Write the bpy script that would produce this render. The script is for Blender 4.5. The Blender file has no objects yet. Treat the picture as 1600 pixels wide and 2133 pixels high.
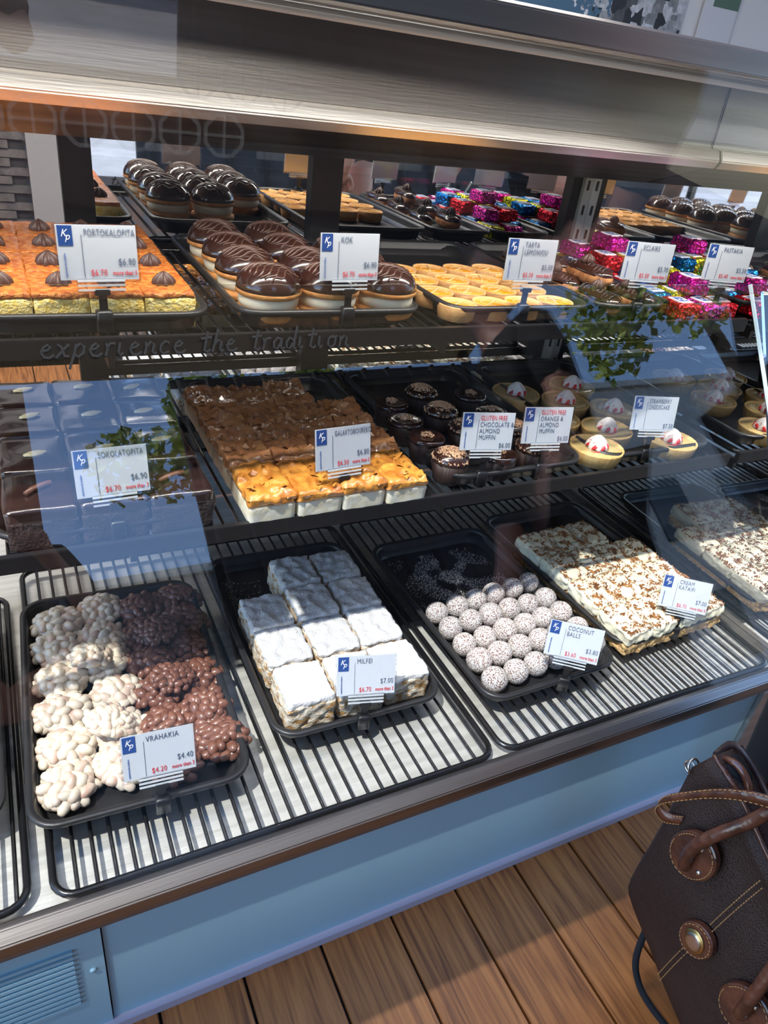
import bpy, bmesh, math, random
from mathutils import Vector, Matrix, noise
random.seed(7)
R = random.random
def U(a, b): return a + (b - a) * R()
SC = bpy.context.scene; COL = SC.collection
S = 1.45; HC = 1.353                       # rel units -> metres; camera height above the floor
def V(x, y, z): return Vector((x * S, y * S, HC + z * S))

# ---------------------------------------------------------------- camera
cam = bpy.data.cameras.new('camera'); co = bpy.data.objects.new('camera', cam); COL.objects.link(co)
RW = ((0.894628949876163, -0.4307587871724287, 0.11868407356175525),
      (-0.13331002544998327, -0.5108595337520754, -0.8492649609451322),
      (0.4264592350483204, 0.7439552433099389, -0.5144541930956059))
MR = Matrix((RW[0], [-a for a in RW[1]], [-a for a in RW[2]])).transposed()
co.matrix_world = Matrix.Translation((0, 0, HC)) @ MR.to_4x4()
cam.sensor_fit = 'VERTICAL'; cam.sensor_height = 36; cam.lens = 1515.5 / 2133 * 36
cam.clip_start = 0.004; cam.clip_end = 300
SC.camera = co
# ---------------------------------------------------------------- light
SC.view_settings.view_transform = 'Standard'; SC.view_settings.look = 'None'
SC.view_settings.exposure = 0.0; SC.view_settings.gamma = 1; SC.view_settings.use_curve_mapping = False
w = bpy.data.worlds.new('world'); SC.world = w; w.use_nodes = True
wn = w.node_tree.nodes; wl = w.node_tree.links
bg = wn['Background']; sky = wn.new('ShaderNodeTexSky'); sky.sky_type = 'NISHITA'; sky.sun_disc = False
sky.sun_elevation = math.radians(60); sky.sun_rotation = math.radians(250); sky.air_density = 1.0; sky.dust_density = .2; sky.ozone_density = 5; sky.altitude = 500
wl.new(sky.outputs[0], bg.inputs[0]); bg.inputs[1].default_value = 0.80
sl = bpy.data.lights.new('sun', 'SUN'); sl.energy = 6.8; sl.angle = math.radians(1.6); sl.color = (1, .96, .9)
so = bpy.data.objects.new('sun', sl); COL.objects.link(so)
so.rotation_euler = Vector((.5, .2, -1)).to_track_quat('-Z', 'Y').to_euler(); so.location = (-3, -1, 7)
def area(name, loc, size, sy, e, col=(1, .95, .88), d=(0, 0, -1)):
    l = bpy.data.lights.new(name, 'AREA'); l.shape = 'RECTANGLE'; l.size = size; l.size_y = sy; l.energy = e; l.color = col
    o = bpy.data.objects.new(name, l); COL.objects.link(o); o.location = loc
    o.rotation_euler = Vector(d).to_track_quat('-Z', 'Y').to_euler(); return o
area('shop_ceiling_light', (1.8, 3.4, 3.2), 2.6, .4, 75)
area('shop_ceiling_light', (-1.2, 3.4, 3.2), 1.4, .4, 60)

# ---------------------------------------------------------------- materials
def nodes(m): m.use_nodes = True; return m.node_tree.nodes, m.node_tree.links
MATS = {}
def mat(name, col, rough=.5, metal=0, col2=None, scale=20, thr=(.4, .6), bump=0, bscale=None, spec=.5, coat=0, stretch=(1, 1, 1), sss=0, coord='Object', voro=False, detail=4):
    if name in MATS: return MATS[name]
    m = bpy.data.materials.new(name); n, l = nodes(m); b = n['Principled BSDF']
    b.inputs['Base Color'].default_value = (*col, 1); b.inputs['Roughness'].default_value = rough
    b.inputs['Metallic'].default_value = metal; b.inputs['Specular IOR Level'].default_value = spec
    b.inputs['Coat Weight'].default_value = coat; b.inputs['Coat Roughness'].default_value = .08
    if sss: b.inputs['Subsurface Weight'].default_value = sss; b.inputs['Subsurface Scale'].default_value = .005
    if col2 or bump:
        tc = n.new('ShaderNodeTexCoord'); mp = n.new('ShaderNodeMapping'); mp.inputs['Scale'].default_value = stretch
        l.new(tc.outputs[coord], mp.inputs[0])
        oi = n.new('ShaderNodeObjectInfo'); ad = n.new('ShaderNodeVectorMath'); ad.operation = 'ADD'
        ml = n.new('ShaderNodeMath'); ml.operation = 'MULTIPLY'; ml.inputs[1].default_value = 17
        l.new(oi.outputs['Random'], ml.inputs[0]); l.new(mp.outputs[0], ad.inputs[0]); l.new(ml.outputs[0], ad.inputs[1])
    if col2:
        t = n.new('ShaderNodeTexNoise'); t.inputs['Scale'].default_value = scale; t.inputs['Detail'].default_value = detail
        l.new(ad.outputs[0], t.inputs['Vector']); r = n.new('ShaderNodeValToRGB')
        r.color_ramp.elements[0].position = thr[0]; r.color_ramp.elements[1].position = thr[1]
        r.color_ramp.elements[0].color = (*col, 1); r.color_ramp.elements[1].color = (*col2, 1)
        l.new(t.outputs['Fac'], r.inputs[0]); l.new(r.outputs[0], b.inputs['Base Color'])
    if bump:
        if voro: t2 = n.new('ShaderNodeTexVoronoi')
        else: t2 = n.new('ShaderNodeTexNoise'); t2.inputs['Detail'].default_value = 5
        t2.inputs['Scale'].default_value = bscale or scale; l.new(ad.outputs[0], t2.inputs['Vector'])
        bp = n.new('ShaderNodeBump'); bp.inputs['Strength'].default_value = bump; bp.inputs['Distance'].default_value = .004
        l.new(t2.outputs[0], bp.inputs['Height']); l.new(bp.outputs[0], b.inputs['Normal'])
    MATS[name] = m; return m
def glassmat(name, tint, f0, rough=0.0, alpha=0):
    m = bpy.data.materials.new(name); n, l = nodes(m); n.remove(n['Principled BSDF']); out = n['Material Output']
    geo = n.new('ShaderNodeNewGeometry'); dt = n.new('ShaderNodeVectorMath'); dt.operation = 'DOT_PRODUCT'
    l.new(geo.outputs['Normal'], dt.inputs[0]); l.new(geo.outputs['Incoming'], dt.inputs[1])
    def mth(op, a, b=None):
        k = n.new('ShaderNodeMath'); k.operation = op
        for i, q in enumerate((a, b)):
            if q is None: continue
            if isinstance(q, (int, float)): k.inputs[i].default_value = q
            else: l.new(q, k.inputs[i])
        return k.outputs[0]
    c = mth('ABSOLUTE', dt.outputs['Value']); p = mth('POWER', mth('SUBTRACT', 1.0, c), 5.0)
    fr = mth('ADD', mth('MULTIPLY', p, 1 - f0), f0)
    tr = n.new('ShaderNodeBsdfTransparent'); tr.inputs[0].default_value = (*tint, 1)
    gl = n.new('ShaderNodeBsdfGlossy'); gl.inputs['Roughness'].default_value = rough
    mx = n.new('ShaderNodeMixShader'); l.new(fr, mx.inputs[0]); l.new(tr.outputs[0], mx.inputs[1]); l.new(gl.outputs[0], mx.inputs[2])
    l.new(mx.outputs[0], out.inputs[0]); return m
def veil(name, col, a):
    m = bpy.data.materials.new(name); n, l = nodes(m); b = n['Principled BSDF']; b.inputs['Base Color'].default_value = (*col, 1)
    b.inputs['Alpha'].default_value = a; b.inputs['Roughness'].default_value = .6; return m
BLK = mat('black_tray_plastic', (.018, .018, .020), .38, spec=.5, bump=.08, bscale=60)
WIRE = mat('black_coated_wire', (.008, .008, .009), .25, spec=.6)
BLKM = mat('black_painted_metal', (.010, .010, .012), .35)
STEEL = mat('brushed_steel', (.62, .60, .58), .34, 1, (.72, .71, .69), 40, bump=.05, bscale=300, stretch=(.04, 1, 1))
STEELD = mat('dull_steel', (.27, .245, .23), .36, 1, (.34, .32, .30), 30, bump=.05, bscale=300, stretch=(.04, 1, 1))
PAN = mat('matt_steel_pan', (.60, .60, .57), .48, .55, (.74, .74, .71), 60, bump=.1, bscale=400, stretch=(.05, 1, 1))
MIRROR = mat('mirror_glass', (.80, .80, .80), .015, 1)
GLASS = glassmat('front_glass', (.985, .99, .985), .05)
GLASSE = mat('glass_edge_green', (.25, .42, .38), .1)
BLUE = mat('blue_painted_panel', (.30, .51, .64), .42, col2=(.27, .455, .575), scale=3, thr=(.3, .8), bump=.03, bscale=120)
SKIRT = mat('lilac_skirting', (.42, .40, .50), .5)
WHITE = mat('white_card', (.83, .84, .87), .45)
CBLUE = mat('card_blue', (.035, .10, .36), .4)
CGREY = mat('card_ink_grey', (.10, .13, .20), .5)
CRED = mat('card_ink_red', (.62, .05, .07), .5)
SLEEVE = glassmat('clear_plastic_sleeve', (.90, .92, .94), .10, .08)
CHOC = mat('chocolate_glaze', (.030, .011, .008), .18, coat=.6, spec=.6, bump=.06, bscale=70)
CHOCM = mat('milk_chocolate_coat', (.20, .085, .055), .33, col2=(.14, .055, .035), scale=50, spec=.6, bump=.1, bscale=150)
CHOCD = mat('dark_chocolate_coat', (.05, .022, .016), .4, col2=(.035, .015, .011), scale=50, bump=.1, bscale=150)
ROS = mat('chocolate_cream', (.075, .038, .03), .45, bump=.08, bscale=90)
BISC = mat('golden_biscuit', (.62, .30, .09), .7, col2=(.50, .20, .05), scale=60, bump=.3, bscale=200)
CREAM = mat('pale_custard_cream', (.80, .74, .58), .45, bump=.2, bscale=80, sss=.1)
CHOUX = mat('choux_pastry', (.52, .24, .09), .6, col2=(.33, .12, .04), scale=60, bump=.5, bscale=120)
PAST = mat('shortcrust_pastry', (.72, .42, .17), .7, col2=(.62, .33, .12), scale=60, bump=.25, bscale=250)
CUST = mat('lemon_custard', (.86, .33, .015), .16, col2=(.82, .36, .04), scale=40, coat=.5, sss=.1)
DRIZ = mat('white_icing_line', (.85, .68, .42), .4)
CRUMBY = mat('yellow_semolina_crumb', (.86, .60, .13), .75, col2=(.92, .76, .32), scale=120, bump=.8, bscale=260)
CRUST = mat('orange_syrup_crust', (.46, .105, .018), .40, col2=(.66, .24, .045), scale=110, bump=.9, bscale=220, coat=.3)
SUGAR = mat('icing_sugar', (.74, .74, .75), .9, col2=(.66, .66, .67), scale=200, bump=.8, bscale=330)
LAYER = mat('layered_pastry_and_cream', (.76, .68, .55), .75, col2=(.46, .25, .08), scale=70, thr=(.46, .62), bump=.9, bscale=200, stretch=(1, 1, 1.8))
COCO = mat('coconut_coating', (.20, .10, .075), .9, col2=(.74, .71, .69), scale=420, thr=(.41, .49), bump=.9, bscale=420, detail=1)
KCREAM = mat('whipped_cream', (.74, .70, .54), .5, bump=.35, bscale=90, stretch=(1, 1, 4), sss=.1)
KTOP = mat('cream_with_toffee_crumbs', (.83, .78, .62), .6, bump=.5, bscale=200)
NUTB = mat('toffee_nut_crumb', (.40, .17, .045), .5, col2=(.17, .06, .015), scale=80)
KBASE = mat('kataifi_base', (.48, .27, .10), .8, col2=(.66, .46, .22), scale=150, bump=.9, bscale=300)
FILO = mat('golden_filo', (.62, .27, .045), .30, col2=(.36, .11, .015), scale=35, thr=(.40, .68), bump=.8, bscale=60, coat=.6)
FILOD = mat('brown_syrup_filo', (.30, .12, .05), .26, col2=(.42, .20, .08), scale=30, thr=(.35, .7), bump=.8, bscale=60, coat=.8)
CUSTW = mat('set_milk_custard', (.76, .74, .63), .4, col2=(.72, .66, .48), scale=60, bump=.2, bscale=120, sss=.1)
SPONGE = mat('dark_chocolate_sponge', (.022, .013, .013), .8, col2=(.04, .022, .02), scale=150, bump=1, bscale=250)
GLZ = mat('dark_cake_glaze', (.026, .013, .012), .2, coat=.7, bump=.12, bscale=30)
ALM = mat('blanched_almond', (.82, .74, .50), .45, col2=(.76, .66, .40), scale=80)
CASE_ = mat('brown_paper_muffin_case', (.025, .011, .009), .6)
NUTC = mat('chopped_nut', (.46, .25, .14), .7, col2=(.62, .42, .27), scale=300)
TART = mat('pale_tart_pastry', (.62, .42, .17), .6, col2=(.55, .34, .12), scale=50, bump=.2, bscale=200)
CHEESE = mat('glazed_cheesecake_filling', (.58, .44, .19), .18, coat=.7, col2=(.52, .38, .15), scale=30)
JAM = mat('strawberry_jam', (.30, .015, .03), .3)
REDS = mat('red_syrup', (.62, .01, .02), .2, coat=.6)
WHIP = mat('white_cream_swirl', (.86, .78, .74), .4)
RASP = mat('raspberry_rosette', (.36, .05, .09), .4)
WNUT = mat('white_chocolate_coat', (.64, .57, .46), .32, col2=(.50, .33, .26), scale=35, thr=(.48, .68), spec=.5)
LEATH = mat('brown_grained_leather', (.024, .011, .008), .48, col2=(.030, .015, .011), scale=8, spec=.3, bump=.35, bscale=420, voro=True)
LEATH2 = mat('red_brown_croc_leather', (.11, .035, .017), .3, col2=(.055, .018, .01), scale=25, bump=.5, bscale=70, voro=True, coat=.3)
STITCH = mat('tan_thread', (.42, .22, .08), .6)
BRASS = mat('aged_brass', (.55, .40, .16), .3, 1)
NICK = mat('nickel', (.65, .63, .58), .22, 1)
CLOTH = mat('black_cloth', (.006, .006, .008), .9)
SKIN = mat('skin', (.62, .30, .22), .5, sss=.1)
HAIR = mat('dark_hair', (.02, .012, .008), .5)
WALLM = mat('white_wall', (.62, .60, .58), .8)
LEAF = mat('green_leaves', (.20, .30, .03), .6, col2=(.55, .60, .07), scale=2)
BARK = mat('bark', (.08, .05, .03), .9)
PAVE = mat('pale_paving', (.42, .41, .40), .8, col2=(.36, .35, .34), scale=3)
FAC = mat('pale_facade', (.50, .50, .52), .8)
BLOCKER = mat('dark_blocker_cloth', (.03, .035, .045), .9)  # for the added screens that darken the glass reflection
def foil(n, c): return mat(n, c, .22, .85, bump=1, bscale=130, voro=True)
FOILS = dict(red=foil('red_foil', (.80, .015, .03)), magenta=foil('magenta_foil', (.62, .01, .28)), yellow=foil('yellow_foil', (.80, .78, .03)), blue=foil('blue_foil', (.01, .22, .62)))
def woodmat():
    m = bpy.data.materials.new('brown_decking_wood'); n, l = nodes(m); b = n['Principled BSDF']
    tc = n.new('ShaderNodeTexCoord'); mp = n.new('ShaderNodeMapping'); mp.inputs['Scale'].default_value = (30, 1.6, 1)
    oi = n.new('ShaderNodeObjectInfo'); ad = n.new('ShaderNodeVectorMath'); ad.operation = 'ADD'
    ml = n.new('ShaderNodeMath'); ml.operation = 'MULTIPLY'; ml.inputs[1].default_value = 31; l.new(oi.outputs['Random'], ml.inputs[0])
    l.new(tc.outputs['Object'], mp.inputs[0]); l.new(mp.outputs[0], ad.inputs[0]); l.new(ml.outputs[0], ad.inputs[1])
    t = n.new('ShaderNodeTexNoise'); t.inputs['Scale'].default_value = 3; t.inputs['Detail'].default_value = 8; t.inputs['Distortion'].default_value = .8
    l.new(ad.outputs[0], t.inputs['Vector']); r = n.new('ShaderNodeValToRGB'); e = r.color_ramp.elements
    e[0].position = .3; e[0].color = (.16, .048, .010, 1); e[1].position = .7; e[1].color = (.48, .180, .044, 1)
    k = e.new(.5); k.color = (.35, .122, .027, 1)
    l.new(t.outputs['Fac'], r.inputs[0]); l.new(r.outputs[0], b.inputs['Base Color']); b.inputs['Roughness'].default_value = .5
    bp = n.new('ShaderNodeBump'); bp.inputs['Strength'].default_value = .4; bp.inputs['Distance'].default_value = .002
    l.new(t.outputs['Fac'], bp.inputs['Height']); l.new(bp.outputs[0], b.inputs['Normal']); return m
WOOD = woodmat()

# ---------------------------------------------------------------- object helpers
def link(o): COL.objects.link(o); return o
def thing(name, label, cat, loc=(0, 0, 0), rz=0, group=None, data=None, m=None):
    o = link(bpy.data.objects.new(name, data)); o.location = loc; o.rotation_euler = (0, 0, rz)
    if data is not None and m: setm(data, m)
    o['label'] = label; o['category'] = cat
    if group: o['group'] = group
    return o
def setm(me, m):
    if not len(me.materials):
        for k in (m if isinstance(m, (list, tuple)) else [m]): me.materials.append(k)
def part(name, me, m, parent, loc=(0, 0, 0), rot=(0, 0, 0), sc=None, label=None, kind=None):
    setm(me, m); o = link(bpy.data.objects.new(name, me)); o.parent = parent; o.location = loc; o.rotation_euler = rot
    if sc: o.scale = sc if isinstance(sc, (tuple, list, Vector)) else (sc,) * 3
    if label: o['label'] = label
    if kind: o['kind'] = kind
    return o
def struct(name, me, m, parent=None, loc=(0, 0, 0), rz=0):
    setm(me, m); o = link(bpy.data.objects.new(name, me)); o.location = loc; o.rotation_euler = (0, 0, rz)
    if parent: o.parent = parent
    else: o['kind'] = 'structure'
    return o
def copytree(o, parent=None):
    c = o.copy(); link(c); c.parent = parent
    for ch in list(o.children): copytree(ch, c)
    return c
def place(proto, loc, rz, label, group=None, sc=None):
    o = proto if not proto.get('_u') else copytree(proto)
    proto['_u'] = 1; o.location = loc; o.rotation_euler = (0, 0, rz); o['label'] = label
    if group: o['group'] = group
    if sc: o.scale = (sc,) * 3 if isinstance(sc, (int, float)) else sc
    return o
def fin(bm, smooth=False, name='mesh'):
    me = bpy.data.meshes.new(name); bmesh.ops.recalc_face_normals(bm, faces=bm.faces); bm.to_mesh(me); bm.free()
    if smooth:
        for p in me.polygons: p.use_smooth = True
    return me
def B(bm, x0, x1, y0, y1, z0, z1, bev=0):
    r = bmesh.ops.create_cube(bm, size=1); vs = r['verts']
    for v in vs: v.co = Vector(((x0 + x1) / 2 + v.co.x * (x1 - x0), (y0 + y1) / 2 + v.co.y * (y1 - y0), (z0 + z1) / 2 + v.co.z * (z1 - z0)))
    if bev: bmesh.ops.bevel(bm, geom=list({e for v in vs for e in v.link_edges}), offset=bev, segments=2, affect='EDGES')
def box(x0, x1, y0, y1, z0, z1, bev=0):
    bm = bmesh.new(); B(bm, x0, x1, y0, y1, z0, z1, bev); return fin(bm)
def slab(w, d, h, n=8, nz=3, rnd=.12, nz_amp=.003, nz_scale=40, seed=0, top=None, side=None):
    """rounded noisy block sitting on z=0"""
    bm = bmesh.new(); bmesh.ops.create_cube(bm, size=2)
    bmesh.ops.subdivide_edges(bm, edges=bm.edges, cuts=n, use_grid_fill=True)
    m = min(w, d, h)
    for v in bm.verts:
        p = Vector((v.co.x * w / 2, v.co.y * d / 2, v.co.z * h / 2)); rr = rnd * m
        q = Vector((max(-w / 2 + rr, min(w / 2 - rr, p.x)), max(-d / 2 + rr, min(d / 2 - rr, p.y)), max(-h / 2 + rr, min(h / 2 - rr, p.z))))
        dlt = p - q
        if dlt.length > 1e-7: p = q + dlt.normalized() * min(rr, dlt.length)
        nn = Vector((seed * 3.1, seed * 1.7, seed))
        f = noise.noise_vector(p * nz_scale + nn)
        k = 1 if v.co.z > -.95 else .15
        p += Vector((f.x * nz_amp * k, f.y * nz_amp * k, f.z * nz_amp * k))
        p.z += h / 2
        if top and v.co.z > .5: p.z += top(p.x, p.y)
        if p.z < 0 : p.z = 0
        v.co = p
    return fin(bm, True)
def lathe(prof, n=32, rf=None):
    bm = bmesh.new(); rings = []
    for i, (r, z) in enumerate(prof):
        if r < 1e-6: rings.append([bm.verts.new((0, 0, z))]); continue
        ring = []
        for k in range(n):
            a = 2 * math.pi * k / n; q = r * (rf(a, i, z) if rf else 1); ring.append(bm.verts.new((q * math.cos(a), q * math.sin(a), z)))
        rings.append(ring)
    for a, b in zip(rings, rings[1:]):
        for k in range(n):
            if len(a) == 1 and len(b) == 1: continue
            if len(a) == 1: bm.faces.new((a[0], b[k], b[(k + 1) % n]))
            elif len(b) == 1: bm.faces.new((a[k], a[(k + 1) % n], b[0]))
            else: bm.faces.new((a[k], a[(k + 1) % n], b[(k + 1) % n], b[k]))
    for e in (rings[0], rings[-1]):
        if len(e) > 2:
            try: bm.faces.new(e)
            except ValueError: pass
    return fin(bm, True)
def tube(bm, pts, r, n=8, closed=False, flat=1.0, cap=True):
    P = [Vector(p) for p in pts]; N = len(P); rings = []; up = Vector((0, 0, 1)); prev = None
    for i, p in enumerate(P):
        if closed: t = P[(i + 1) % N] - P[i - 1]
        else: t = P[min(i + 1, N - 1)] - P[max(i - 1, 0)]
        if t.length < 1e-9: t = Vector((1, 0, 0))
        t.normalize()
        if prev is None: a = t.cross(up) if abs(t.z) < .9 else t.cross(Vector((1, 0, 0)))
        else: a = prev - t * prev.dot(t)
        a.normalize(); prev = a; b = t.cross(a)
        rr = r[i] if isinstance(r, (list, tuple)) else r
        rings.append([bm.verts.new(p + (a * math.cos(2 * math.pi * k / n) + b * flat * math.sin(2 * math.pi * k / n)) * rr) for k in range(n)])
    for i in range(N if closed else N - 1):
        A, Bq = rings[i], rings[(i + 1) % N]
        for k in range(n): bm.faces.new((A[k], A[(k + 1) % n], Bq[(k + 1) % n], Bq[k]))
    if not closed and cap: bm.faces.new(rings[0][::-1]); bm.faces.new(rings[-1])
def tubem(pts, r, n=8, closed=False, flat=1.0):
    bm = bmesh.new(); tube(bm, pts, r, n, closed, flat); return fin(bm, True)
def rrect(w, d, r, n=6):
    o = []
    for cx, cy, a0 in ((w / 2 - r, d / 2 - r, 0), (-w / 2 + r, d / 2 - r, 90), (-w / 2 + r, -d / 2 + r, 180), (w / 2 - r, -d / 2 + r, 270)):
        for k in range(n + 1):
            a = math.radians(a0 + 90 * k / n); o.append((cx + r * math.cos(a), cy + r * math.sin(a)))
    return o
def loft(levels, n=6):
    """levels: (w, d, r, z)"""
    bm = bmesh.new(); rings = [[bm.verts.new((x, y, z)) for x, y in rrect(w_, d_, r_, n)] for w_, d_, r_, z in levels]
    for a, b in zip(rings, rings[1:]):
        m = len(a)
        for k in range(m): bm.faces.new((a[k], a[(k + 1) % m], b[(k + 1) % m], b[k]))
    bm.faces.new(rings[0]); bm.faces.new(rings[-1]); return fin(bm, True)
def spheroid(seg=12, ring=8):
    bm = bmesh.new(); bmesh.ops.create_uvsphere(bm, u_segments=seg, v_segments=ring, radius=1); return fin(bm, True)
def textmesh(s, size, sx=1.0, shear=0, align='LEFT', ext=.0001, off=0, sp=1.0):
    c = bpy.data.curves.new('t', 'FONT'); c.body = s; c.size = size; c.shear = shear; c.align_x = align; c.extrude = ext; c.resolution_u = 3; c.offset = off; c.space_character = sp
    o = bpy.data.objects.new('t', c); link(o); bpy.context.view_layer.update()
    me = bpy.data.meshes.new_from_object(o); bpy.data.objects.remove(o)
    for v in me.vertices: v.co.x *= sx
    return me
ORD = ['first', 'second', 'third', 'fourth', 'fifth', 'sixth', 'seventh']
def colname(i, n):
    if n == 3: return ('left', 'middle', 'right')[i]
    return 'leftmost' if i == 0 else ('rightmost' if i == n - 1 else ORD[i] + ' from left')
def rowname(j, n): return 'front row' if j == 0 else ('back row' if j == n - 1 else ORD[j] + ' row from front')

# ================================================================ SETTING
PH = 0.933                                   # floor at rel z = -PH (world 0)
fl = struct('floor', box(-3, 6.5, -6, 4.6, -.06, -.012), mat('floor_gap_dark', (.012, .008, .006), .9))
pme = box(-.0685, .0685, -.7, .7, -.012, 0, .0015)
for i in range(-14, 34):
    x = (.048 + .098 * (i + .5)) * S
    for y0 in (-.75, .65, 2.05, 3.45, 4.25)[:5 if i < 12 else 3]: 
        o = part('plank', pme, WOOD, fl, (x, y0 + (.0 if i % 2 else .0), 0))
struct('wall_back', box(-3, 6.5, 4.95, 5.05, -.0, 3.6), WALLM)
wl_ = bpy.data.objects['wall_back']
bk = [box(-.105, .105, -.012, .0, -.0215, .0215, .002), box(-.104, .104, -.020, .0, -.021, .021, .002)]
BR = mat('grey_stack_stone', (.20, .165, .135), .8, col2=(.13, .11, .095), scale=14, bump=.5, bscale=60)
struct('trim_1', box(-1.6, .20, 4.92, 4.95, 0, 2.0), mat('dark_mortar', (.06, .05, .045), .9))
for j in range(34):
    for i in range(6):
        part('brick', bk[(i * 7 + j * 3) % 2], BR, wl_, (-1.05 + i * .214 + (j % 2) * .09, 4.92, .03 + j * .046))
struct('wall_left', box(-3.1, -3, 1.9, 4.95, 0, 3.6), WALLM); struct('wall_right', box(6.5, 6.6, 1.9, 4.95, 0, 3.6), WALLM); struct('trim_2', box(.215, .45, 4.88, 4.95, 0, 1.5), mat('pale_panel', (.42, .38, .33), .7))
struct('ceiling', box(-3, 6.5, 1.9, 4.95, 3.6, 3.7), WALLM)
# ---- poster on the back wall
def postermat():
    m = bpy.data.materials.new('village_photo_print'); n, l = nodes(m); b = n['Principled BSDF']; b.inputs['Roughness'].default_value = .4
    tc = n.new('ShaderNodeTexCoord'); sp = n.new('ShaderNodeSeparateXYZ'); l.new(tc.outputs['Object'], sp.inputs[0])
    v = n.new('ShaderNodeTexVoronoi'); v.inputs['Scale'].default_value = 16; v.distance = 'CHEBYCHEV'; l.new(tc.outputs['Object'], v.inputs['Vector'])
    ns = n.new('ShaderNodeTexNoise'); ns.inputs['Scale'].default_value = 30; l.new(tc.outputs['Object'], ns.inputs['Vector'])
    mu = n.new('ShaderNodeMixRGB'); mu.blend_type = 'MULTIPLY'; mu.inputs[0].default_value = .9
    cr = n.new('ShaderNodeValToRGB'); cr.color_ramp.elements[0].position = .25; cr.color_ramp.elements[0].color = (.02, .025, .03, 1); cr.color_ramp.elements[1].position = .6; cr.color_ramp.elements[1].color = (.75, .77, .8, 1)
    l.new(v.outputs['Color'], cr.inputs[0]); l.new(cr.outputs[0], mu.inputs[1]); l.new(ns.outputs['Fac'], mu.inputs[2])
    sea = n.new('ShaderNodeMixRGB'); sea.inputs[1].default_value = (.05, .11, .17, 1)
    k = n.new('ShaderNodeMath'); k.operation = 'GREATER_THAN'; k.inputs[1].default_value = 0; 
    k2 = n.new('ShaderNodeMath'); k2.operation = 'ADD'; l.new(sp.outputs['X'], k2.inputs[0]); l.new(ns.outputs['Fac'], k2.inputs[1]); k3 = n.new('ShaderNodeMath'); k3.operation = 'SUBTRACT'; k3.inputs[1].default_value = .55
    l.new(k2.outputs[0], k3.inputs[0]); l.new(k3.outputs[0], k.inputs[0]); l.new(k.outputs[0], sea.inputs[0]); l.new(mu.outputs[0], sea.inputs[2])
    l.new(sea.outputs[0], b.inputs['Base Color']); return m

# ================================================================ DISPLAY CASE
case = thing('display_case', 'glass fronted steel pastry display case with pale blue base panel', 'display case')
XL, XR = -.75, .985
def rb(*a):   # box in rel units -> metre mesh in world coords
    x0, x1, y0, y1, z0, z1 = a[:6]; p, q = V(x0, y0, z0), V(x1, y1, z1)
    return box(p.x, q.x, p.y, q.y, p.z, q.z, a[6] if len(a) > 6 else 0)
def prof(pts, x0, x1, bev=0):   # extrude a (y,z) rel profile along x
    bm = bmesh.new(); a = [bm.verts.new(V(x0, y, z)) for y, z in pts]; b = [bm.verts.new(V(x1, y, z)) for y, z in pts]; n = len(pts)
    for i in range(n): bm.faces.new((a[i], a[(i + 1) % n], b[(i + 1) % n], b[i]))
    bm.faces.new(a); bm.faces.new(b[::-1])
    if bev: bmesh.ops.bevel(bm, geom=bm.edges[:], offset=bev, segments=2, affect='EDGES')
    return fin(bm)
XE = 1.9
part('deck_pan', rb(XL, .985, .446, 1.15, -.712, -.702), PAN, case)
part('front_trim', prof([(.424, -.694), (.436, -.687), (.446, -.690), (.446, -.718), (.425, -.718), (.422, -.706)], XL, XE, .002), STEELD, case)
part('base_panel', rb(.002, .953, .4405, .453, -.921, -.73), BLUE, case, label='pale blue painted base panel')
bv = part('vent_panel', rb(XL, .0005, .4375, .453, -.921, -.73), BLUE, case, label='pale blue panel with louvred vent')
for k in range(12):
    z = -.757 - k * .0088
    part('louvre', prof([(.4345, z), (.4385, z - .0015), (.4385, z - .0075), (.4345, z - .0045)], -.50, -.027), BLUE, bv)
part('screw', lathe([(0, 0), (.005, .0), (.004, .003), (0, .0035)], 12), BLUE, bv, V(-.011, .4375, -.806), (math.pi / 2, 0, 0))
part('end_post', rb(.955, .993, .434, .45, -.925, -.735, .001), STEEL, case, label='pale steel divider post')
part('base_panel', rb(.995, XE, .4405, .453, -.921, -.73), BLUE, case)
part('kick_strip', rb(XL, XE, .432, .452, -PH, -.92), SKIRT, case, label='lilac grey kick strip at the floor')
part('carcass', rb(XL, XE, .453, 1.16, -.93, -.715), BLKM, case)
# mirrors and posts
YM = 1.145
part('mirror_panel', rb(.125, .985, YM, YM + .006, -.70, -.06), MIRROR, case, label='mirrored back door')
part('side_mirror', rb(.985, .991, .425, YM, -.70, -.225), MIRROR, case)
bm = bmesh.new()
ps = [(.425, -.702), (YM, -.702), (YM, -.06), (.80, -.06), (.772, -.22)]
for pz in (.9848,):
    vs = [bm.verts.new(V(pz, y, z)) for y, z in [(.452, -.702), (YM, -.702), (YM, .048), (.63, .040), (.650, -.200), (.716, -.206)]]
    bm.faces.new(vs)
r = bmesh.ops.extrude_face_region(bm, geom=bm.faces[:]); bmesh.ops.translate(bm, vec=(.009, 0, 0), verts=[g for g in r['geom'] if isinstance(g, bmesh.types.BMVert)])
bpy.data.objects.remove(bpy.data.objects['side_mirror'])
part('side_mirror', fin(bm), MIRROR, case, label='mirrored end wall')
for x0, x1 in ((.088, .128), (.444, .494), (.946, .966)):
    part('post', rb(x0, x1, YM - .012, YM + .008, -.702, -.03, .001), BLKM, case, label='black upright post')
bm = bmesh.new(); p, q = V(.966, YM - .02, -.702), V(.9845, YM, -.03); B(bm, p.x, q.x, p.y, q.y, p.z, q.z)
up = part('shelf_upright', fin(bm), mat('galvanised_steel', (.50, .49, .47), .45, .6), case, label='slotted steel shelf upright')
bm = bmesh.new()
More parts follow.
